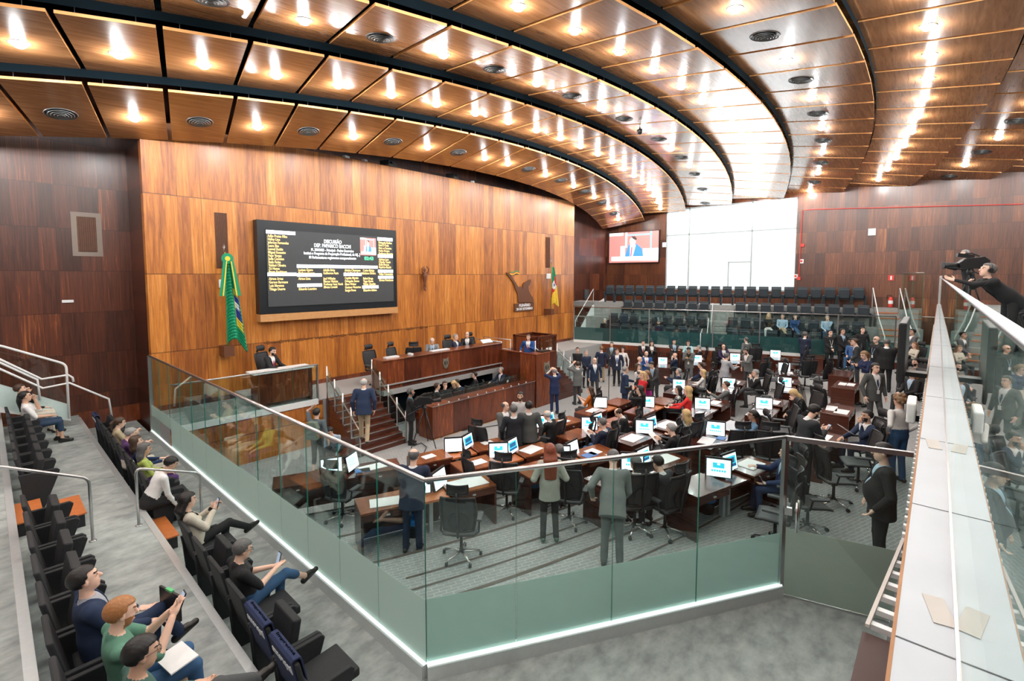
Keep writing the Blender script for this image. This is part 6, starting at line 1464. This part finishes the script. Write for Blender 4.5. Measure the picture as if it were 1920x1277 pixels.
# ---- standing on the open floor and around the hall
ST = [
 (1040, 688, -15, 'man in bright navy suit seen from behind taking a photograph', dict(jacket=RBLUE2, pants=RBLUE2, top=WHT, hair='ring', hc='grey', hands=('photo', 'photo'), lod=1, hold=('camera', 'camera raised by the man in bright navy suit'))),
 (1083, 676, -22, 'man in grey suit from behind raising a camera, right of the navy one', dict(jacket=GREY, pants=CHAR, top=WHT, hc='brown', hands=('photo', 'photo'), lod=1, hold=('camera', 'camera raised by the man in grey suit'))),
 (1115, 669, 175, 'bald man in blue blazer and pale tie walking towards the viewer', dict(jacket=NAVY2, pants=CHAR, top=WHT, tie=LBL, hair='bald', hands=('down', 'down'), lod=1, walk=True)),
 (1128, 648, 10, 'man in navy blazer and khaki trousers seen from behind', dict(jacket=NAVY, pants=KHA, top=WHT, hc='lbrown', hands=('down', 'down'), lod=2)),
 (1147, 640, 200, 'dark-haired man in charcoal suit facing the viewer at the back', dict(jacket=CHAR, pants=CHAR, top=LBL, tie=GREY, hc='black', hands=('clasp', 'clasp'), lod=2)),
 (1157, 653, 190, 'young man in black suit with blue tie and lanyard', dict(jacket=NAVY, pants=BLK, top=WHT, tie=(.02, .06, .25), hc='brown', hands=('down', 'down'), lod=2, lanyard=WHT)),
 (1168, 649, 200, 'woman with dark curly hair in white top behind the young man', dict(top=WHT, pants=WHT, hc='black', hair='curly', fem=True, hands=('down', 'down'), lod=2)),
 (1099, 655, 170, 'man in dark clothes with camera beside the booth', dict(top=NAVY, pants=BLK, hc='grey', hands=('clasp', 'clasp'), lod=2)),
 (1083, 650, 185, 'dark-haired man in black partly hidden behind the stair rail', dict(top=BLK, pants=BLK, hc='black', hands=('clasp', 'clasp'), lod=2)),
 (1206, 637, 185, 'man in black suit with red tie standing before the tribune', dict(jacket=BLK, pants=BLK, top=WHT, tie=(.3, .02, .04), hc='black', hands=('clasp', 'clasp'), lod=2)),
 (1221, 630, 190, 'woman with long black hair in black holding papers at the back', dict(jacket=BLK, pants=BLK, top=WHT, hair='long', hc='black', fem=True, hands=('phone', 'phone'), lod=2)),
 (1264, 631, 180, 'man in dark grey suit with crossed arms before the tribune glass', dict(jacket=CHAR, pants=CHAR, top=LBL, tie=CHAR, hc='black', hands=('cross', 'cross'), lod=2)),
 (1291, 635, 205, 'woman in light blue jacket leaning at the rear desks', dict(jacket=(.35, .62, .68), pants=CHAR, top=WHT, hair='pony', hc='black', fem=True, hands=('desk', 'desk'), lod=2, lean=10)),
 (1172, 685, 80, 'grey-haired man in blue suit standing in profile in the crowd', dict(jacket=BLUE, pants=BLUE, top=LBL, hc='grey', hands=('desk', 'down'), lod=1, glasses=True)),
 (1195, 680, 120, 'woman in white blouse standing in the crowd', dict(top=WHT, pants=CHAR, hair='mid', hc='brown', fem=True, hands=('clasp', 'clasp'), lod=2)),
 (1199, 667, 100, 'bald man with glasses in grey suit in the crowd', dict(jacket=GREY, pants=GREY, top=WHT, hair='bald', glasses=True, hands=('clasp', 'clasp'), lod=2)),
 (1212, 657, 185, 'bald bearded man in bright blue suit with red tie', dict(jacket=RBLUE, pants=RBLUE, top=WHT, tie=(.4, .02, .06), hair='bald', beard=True, hc='grey', hands=('paper', 'paper'), lod=2, hold=('paper', 'white paper held by the bald man in bright blue'))),
 (1222, 676, 230, 'dark-haired man in charcoal suit bending over papers in the crowd', dict(jacket=CHAR, pants=CHAR, top=LBL, hc='black', hands=('desk', 'desk'), lean=18, nod=20, lod=2)),
 (1199, 692, 100, 'man with grey beard and glasses in dark grey suit', dict(jacket=CHAR, pants=CHAR, top=LBL, hc='dgrey', beard=True, glasses=True, hair='ring', hands=('clasp', 'clasp'), lod=2, H_=1.6)),
 (1208, 705, 150, 'man in black bending down between the bearded man and the red vest', dict(jacket=BLK, pants=BLK, top=WHT, hc='black', hands=('desk', 'desk'), lean=25, nod=30, lod=2, H_=1.62)),
 (1222, 697, 250, 'blonde woman in a red vest over white sleeves', dict(top=RED, pants=RED, hair='long', hc='blonde', fem=True, hands=('cross', 'cross'), lod=1)),
 (1238, 695, 240, 'woman with ponytail in black top and magenta skirt holding papers', dict(top=BLK, pants=(.28, .01, .2), hair='pony', hc='lbrown', fem=True, hands=('paper', 'paper'), nod=15, lod=1, skirt=True, hold=('paper', 'papers held by the woman in black top'))),
 (1292, 648, 215, 'man in grey jacket with yellow lanyard looking down at a camera', dict(jacket=GREY, pants=GREY, top=BLK, hc='black', hands=('phone', 'phone'), lean=8, nod=25, lod=2, lanyard=(.8, .5, .0), skin=1)),
 (1201, 721, -70, 'woman with long black hair in black aiming a camera to the left', dict(top=BLK, pants=BLK, hair='vlong', hc='black', fem=True, hands=('photo', 'photo'), lod=1, hold=('camera', 'camera aimed by the woman in black'))),
 (1291, 722, -55, 'blonde woman in red blouse standing by the desks', dict(top=(.75, .03, .03), pants=BLK, hair='mid', hc='blonde', fem=True, hands=('desk', 'desk'), lod=1)),
 (1367, 661, 75, 'grey-haired man in light grey jacket pointing at a monitor', dict(jacket=LGREY, pants=CHAR, top=WHT, hc='dgrey', hands=('point', 'point'), lean=10, lod=1)),
 (1400, 651, -110, 'man with glasses in grey suit looking down, standing right of the monitor', dict(jacket=GREY, pants=CHAR, top=WHT, hc='black', glasses=True, beard=True, hands=('point', 'down'), lean=8, nod=18, lod=1)),
 (1388, 624, -20, 'man in grey jacket seen from behind near the tribune glass', dict(jacket=GREY, pants=GREY, top=WHT, hc='dgrey', hands=('down', 'down'), lod=2)),
 (1519, 611, 60, 'bearded photographer in dark suit holding his camera', dict(jacket=NAVY, pants=NAVY, top=WHT, hc='dgrey', beard=True, hands=('clasp', 'clasp'), lod=1, hold=('camera', 'camera at the waist of the bearded photographer'))),
 (1552, 602, 185, 'young man in black with hands clasped before the tribune', dict(jacket=BLK, pants=BLK, top=BLK, hc='black', hands=('clasp', 'clasp'), lod=1, lanyard=WHT)),
 (1571, 607, 165, 'young man in black suit and lanyard, right of the clasped hands', dict(jacket=BLK, pants=BLK, top=LBL, tie=NAVY, hc='black', hands=('clasp', 'clasp'), lod=2, skin=1)),
 (1618, 605, 190, 'young dark-haired man in black at the back beside the shoulder camera', dict(top=BLK, pants=BLK, hc='black', hands=('down', 'down'), lod=2)),
 (1604, 638, -60, 'brown-haired man in charcoal jacket looking left at the aisle', dict(jacket=CHAR, pants=CHAR, top=WHT, hc='brown', hands=('clasp', 'clasp'), lean=8, nod=10, lod=1)),
 (1644, 633, -95, 'bald man with glasses in black, back right of the aisle', dict(jacket=BLK, pants=BLK, top=BLK, hair='bald', glasses=True, hands=('down', 'down'), lod=1, lanyard=LBL)),
 (1663, 638, 40, 'stout man in black suit seen from behind in the right aisle', dict(jacket=BLK, pants=BLK, top=WHT, hc='dgrey', skin=1, hands=('clasp', 'clasp'), nod=20, lod=1, wide=1.2, H_=1.8)),
 (1618, 661, -95, 'woman with blonde ponytail, navy blouse and beige trousers using a phone', dict(top=(.012, .02, .07), pants=BEI, hair='pony', hc='lbrown', fem=True, hands=('phone', 'phone'), nod=18, lod=1, hold=('phone', 'phone of the woman with ponytail and navy blouse'))),
 (1641, 684, 178, 'man with glasses in grey suit and blue tie walking up the aisle', dict(jacket=(.075, .08, .08), pants=(.06, .065, .065), top=WHT, tie=(.02, .05, .12), hc='black', glasses=True, hands=('down', 'down'), lod=0, walk=True, H_=1.76, lanyard=WHT)),
 (1712, 613, -80, 'security man in grey suit standing sideways near the glass door', dict(jacket=(.1, .1, .11), pants=BLK, top=WHT, tie=BLK, hc='black', skin=1, hands=('clasp', 'clasp'), lod=1)),
 (965, 757, -5, 'man in black suit seen from behind, left of the standing pair', dict(jacket=(.012, .014, .02), pants=BLK, top=WHT, hc='dgrey', hands=('down', 'clasp'), lod=1, H_=1.76)),
 (956, 749, 150, 'balding man in grey jacket partly hidden behind the pair', dict(jacket=GREY, pants=GREY, top=WHT, hair='ring', hc='dgrey', hands=('clasp', 'clasp'), lod=2, turn=30, H_=1.68)),
 (993, 751, -3, 'man in charcoal grey suit seen from behind, right of the pair', dict(jacket=(.07, .075, .075), pants=CHAR, top=WHT, hc='black', hands=('clasp', 'down'), lod=1, wide=1.1, H_=1.78)),
 (994, 738, 185, 'dark-haired man in pale grey shirt facing the viewer behind the pair', dict(top=(.5, .5, .5), pants=CHAR, hc='black', skin=1, hands=('clasp', 'clasp'), lod=2, beard=True)),
 (1031, 829, -4, 'woman with long red hair in a grey blazer and black trousers, from behind', dict(jacket=(.42, .42, .37), pants=BLK, top=BLK, hair='vlong', hc='red', fem=True, hands=((.22, .2, .15), (.22, .2, .15)), lod=0, H_=1.70, short=False, shoes=(.03, .10, .07))),
 (1150, 842, 12, 'man in grey suit seen from behind bending over the desk', dict(jacket=(.17, .19, .185), pants=(.10, .11, .11), top=WHT, hc='dgrey', hands=('arm', 'desk'), lean=36, nod=10, lod=0, H_=1.78)),
 (766, 826, 4, 'balding man in navy suit seen from behind at the glass corner desk', dict(jacket=(.012, .022, .05), pants=NAVY, top=WHT, hair='ring', hc='dgrey', hands=('desk', 'desk'), lod=0, H_=1.76, lean=12, wide=1.15)),
 (1520, 760, 85, 'man with glasses in dark suit and yellow tie looking down at his phone', dict(jacket=(.02, .025, .03), pants=BLK, top=WHT, tie=(.5, .42, .2), hc='black', beard=True, glasses=True, hands=('phone', 'phone'), nod=28, lean=8, lod=0, H_=1.8, hold=('phone', 'phone of the man with glasses in dark suit'))),
 (1694, 745, -8, 'person with curly blonde-brown hair in white shirt and jeans, from behind', dict(top=(.72, .72, .7), pants=JEAN, hair='curly', hc='lbrown', skin=1, hands=('hip', 'hip'), lod=0, H_=1.7, wide=1.1)),
 (1659, 838, -60, 'guard in black suit with white pocket square standing behind the glass door', dict(jacket=BLK, pants=BLK, top=LBL, tie=BLK, hc='black', skin=0, hands=('pocket', 'pocket'), lod=0, H_=1.86, wide=1.12)),
]
for px, py, a, lab, kw in ST: stand(px, py, a, lab, **kw)
# ---- seated at the desks
SI = [
 (1043, 771, -55, 'balding man in black suit and glasses seated at his desk, left', 'chair of the balding man in black', dict(jacket=BLK, top=WHT, hair='ring', hc='white', glasses=True, hands=('desk', 'desk'), nod=12, lean=12, lod=1)),
 (1031, 821, -20, 'person with grey cap of hair low behind the red-haired woman', 'chair behind the red-haired woman', dict(top=CHAR, hc='dgrey', hands=('desk', 'desk'), lod=2, lean=15)),
 (1158, 758, -65, 'bald man with glasses in black suit seated, head bowed', 'chair of the bowed bald man', dict(jacket=BLK, top=WHT, hair='ring', hc='brown', glasses=True, hands=('lap', 'lap'), nod=35, lean=12, lod=1)),
 (1142, 778, -50, 'man in navy suit reading a sheet of paper at the brown desk', 'chair of the man reading a sheet', dict(jacket=NAVY, top=WHT, hc='dgrey', pants=JEAN, hands=('phone', 'phone'), nod=15, lod=1, glasses=True, hold=('paper', 'white sheet read by the man in navy'))),
 (1113, 724, -60, 'woman with long brown hair in an orange top holding a phone', 'chair of the woman in orange', dict(top=(.6, .14, .01), hair='vlong', hc='brown', fem=True, hands=('phone', 'phone'), lod=1, short='sleeve', hold=('phone', 'phone of the woman in orange'))),
 (1258, 719, -70, 'black-haired woman in black and white patterned jacket', 'chair of the patterned jacket', dict(top='zebra', pants=BLK, hair='long', hc='black', fem=True, hands=('desk', 'desk'), lod=1)),
 (1288, 765, -30, 'woman with curly blonde hair in a grey patterned blouse', 'chair of the curly blonde woman', dict(top='paisley', pants=CHAR, hair='long', hc='blonde', fem=True, hands=('desk', 'chin'), lod=1, lean=10)),
 (1259, 792, -45, 'woman with short grey hair and floral scarf reading a blue paper', 'chair of the woman with grey hair', dict(top=BLK, pants=CHAR, hair='short', hc='grey', fem=True, hands=('phone', 'phone'), nod=18, lod=1, hold=('paper', 'blue-white paper of the woman with grey hair'))),
 (1265, 660, -70, 'bald man in navy suit seated in the rear, hand at mouth', 'chair of the bald man in the rear', dict(jacket=NAVY2, top=WHT, hair='bald', hands=('chin', 'lap'), lod=2, nod=10)),
 (1274, 682, -65, 'grey-haired man in navy suit with folded hands, seated', 'chair of the man with folded hands', dict(jacket=NAVY2, top=LBL, hc='grey', hands=('point', 'point'), lod=2, lean=-5)),
 (1300, 689, -60, 'woman with short blonde hair in a white sweater', 'chair of the white sweater', dict(top=WHT, hair='mid', hc='blonde', fem=True, hands=('desk', 'desk'), lod=1)),
 (1312, 677, -60, 'man in blue suit seated behind the white sweater', 'chair of the man in blue behind the sweater', dict(jacket=BLUE, top=WHT, hc='brown', hands=('desk', 'desk'), lod=2, lean=15)),
 (1313, 648, -70, 'grey-haired man in black suit seated in the rear row', 'rear chair of the grey-haired man in black', dict(jacket=BLK, top=WHT, hc='grey', hands=('desk', 'desk'), lod=2, nod=12)),
 (1369, 631, 185, 'bald man with glasses in purple-navy suit seated facing the viewer', 'chair of the man in purple suit', dict(jacket=(.025, .018, .06), top=WHT, tie=(.15, .02, .06), hair='bald', glasses=True, hands=('desk', 'desk'), lod=1)),
 (1416, 691, -75, 'grey-haired man in black suit resting his chin on his fist', 'chair of the chin-resting man', dict(jacket=BLK, top=WHT, hc='grey', hands=('chin', 'lap'), lod=1, lean=10, glasses=True, cross=True)),
 (1357, 716, -60, 'brown-haired man in grey suit gesturing with one hand', 'chair of the gesturing man', dict(jacket=GREY, top=WHT, pants=DJEAN, hc='brown', hands=('point', 'lap'), lod=1, lean=-4)),
 (1490, 723, -85, 'blonde woman in black asleep with her head on her hand', 'chair of the sleeping blonde woman', dict(top=BLK, pants=BLK, hair='mid', hc='blonde', fem=True, hands=('chin', 'desk'), lod=1, lean=30, nod=30)),
 (1411, 766, -80, 'woman with black ponytail, glasses and denim shirt', 'chair of the woman in denim', dict(top=(.10, .2, .32), pants=JEAN, hair='pony', hc='black', skin=2, glasses=True, fem=True, hands=('desk', 'desk'), lod=1)),
 (1193, 851, -10, 'grey-haired man in dark suit seated right of the bending man', 'chair of the left seated man near the glass', dict(jacket=(.035, .04, .042), top=WHT, hc='dgrey', hands=('desk', 'desk'), lod=0, turn=15)),
 (1250, 845, -35, 'dark-haired man in charcoal suit leaning over the desk near the glass', 'chair of the right seated man near the glass', dict(jacket=(.025, .03, .035), top=WHT, hc='black', hands=('desk', 'desk'), lod=0, lean=14, nod=15)),
 (1478, 833, -75, 'dark-haired man in blue suit looking at a phone behind the door post', 'chair of the man in blue at the door post', dict(jacket=(.012, .03, .09), pants=(.012, .03, .08), top=LBL, hc='black', hands=('lap', (.12, .44, .3)), lod=0, lean=-4, hold=('phone', 'phone with lit screen held by the man in blue suit'))),
 (1627, 767, -85, 'bearded dark-haired man in navy suit holding a white sheet', 'chair of the bearded man with a sheet', dict(jacket=(.015, .03, .07), pants=NAVY, top=WHT, hc='black', beard=True, skin=1, hands=('chin', (.1, .44, .2)), lod=0, lean=4, hold=('paper', 'rounded white sheet held by the bearded man'))),
 (1580, 631, 230, 'man in blue shirt and jeans seated at the right rear', 'chair of the man in blue shirt', dict(top=(.05, .12, .3), pants=JEAN, hc='brown', beard=True, hands=('lap', 'lap'), nod=25, lod=2)),
 (1592, 630, 225, 'bearded man in navy suit with red tie seated at the right rear', 'chair of the man with red tie at right rear', dict(jacket=NAVY2, top=WHT, tie=(.5, .02, .04), hc='black', beard=True, hands=('lap', 'lap'), nod=25, lod=2)),
 (1722, 671, -95, 'young man with dark beard in grey seated along the parapet', 'chair of the young man along the parapet', dict(top=GREY, hc='black', beard=True, hands=('lap', 'lap'), lod=1)),
 (1719, 691, -95, 'woman with grey-blonde hair and black coat seated along the parapet', 'chair of the woman in black coat', dict(jacket=BLK, top=LBL, hair='mid', hc='lbrown', hands=('lap', 'lap'), lod=1)),
 (1716, 640, -90, 'woman with long blonde hair and cream top seated by the wall display', 'chair of the long blonde hair', dict(top=BEI, hair='vlong', hc='lbrown', fem=True, hands=('phone', 'phone'), lod=1)),
]
PT = dict(zebra=pat('black_white_print', (.02, .02, .02), (.75, .75, .72), 9), paisley=pat('grey_print', (.14, .2, .22), (.6, .66, .66), 14))
for px, py, a, lab, chl, kw in SI:
    if isinstance(kw.get('top'), str): kw['top'] = PT[kw['top']]
    sitp(px, py, a, lab, chair='office '+chl, **kw)
# ---- spectators in the far tribune
for px, py, k, lab, kw in [(1133, 600, 0, 'spectator in blue jeans and dark top at the left end of the tribune', dict(top=BLK, pants=JEAN, hc='white', hands=('chin', 'lap'))), (1234, 605, 0, 'bearded spectator in navy with a badge behind the tribune glass', dict(top=NAVY, pants=NAVY, hc='black', beard=True, hands=('lap', 'lap'), lanyard=RED)),
        (1441, 585, 1, 'woman in black top and white trousers in the tribune', dict(top=BLK, pants=WHT, hair='long', hc='blonde', fem=True, hands=('lap', 'lap'))), (1467, 584, 1, 'man in light blue shirt and khaki trousers in the tribune', dict(top=LBL, pants=KHA, hc='brown', hands=('lap', 'lap'), cross=True)),
        (1491, 589, 1, 'person in blue with folded arms in the tribune', dict(top=(.02, .07, .2), pants=JEAN, hair='long', hc='black', fem=True, hands=('chin', 'lap'), cross=True)), (1551, 590, 1, 'grey-haired man in light shirt leaning back in the tribune', dict(top=LBL, pants=JEAN, hc='grey', hands=('chin', 'lap')))]:
    s = s_from_px(px, k); x, y = tp(s, RT[k]+.0-.22); kw['lod'] = 2
    person(lab, (x, y, RZ[k]), TA+PI, True, 1.72, seat=.47, **kw)
# ---- camera crew on the upper gallery
UZ = 3.05
r = person('camera operator with cap and headphones behind the big gallery camera', (20.3, -.45, UZ+.35), AZW(-70), False, 1.75, top=BLK, jacket=BLK, pants=BLK, hc='grey', headset=True, hands=('point', 'point'), lod=1, lean=10)
tag(MB().bb((-.6, -.4, 0), (.6, .3, .35), blackp).build('camera_riser', None, (20.3, -.45, UZ), 0), 'dark riser under the gallery camera operator', 'platform')
x, y = 11.6, -.80
r = person('man in black with headphones leaning over the gallery rail', (x, y, UZ+.01), AZW(-70), False, 1.66, top=BLK, jacket=BLK, pants=BLK, hair='short', hc='dgrey', headset=True, hands=((.05, .30, .83), (.25, .1, .55)), lod=0, lean=48, nod=-30)
tvcam((17.2, -.42, 3.05), AZW(-75), 1.46, 'large television camera on the gallery beside the rail', True, 1.2)
for i, (a_, b_) in enumerate([((1865, 512), (1897, 486)), ((1885, 512), (1920, 480)), ((1868, 520), (1925, 488))]):
    p0 = atY(a_[0], a_[1], -2.2-.4*i); p1 = atY(b_[0], b_[1], -2.2-.4*i); Y = -2.2-.4*i
    if 0 < p0[0] < 28 and 0 < p1[0] < 28 and p0[1] > UZ: tag(MB().tube([(p0[0], Y, UZ), (p0[0], Y, p0[1]), (p1[0], Y, p1[1]), (p1[0], Y, UZ)], .025, white_metal, 8).build('gallery_rail', smooth=True), 'white tubular rail behind the camera crew, %s from the left' % ORD[i], 'handrail')
for i in range(7): gs.put((8.6-.9*i*.0+.62*i*.0+ (3.0+.62*i), -1.3, UZ), 0, 'black seat on the upper gallery behind the glass rail, %s from the near end' % ORD[i], 'upper gallery seats')
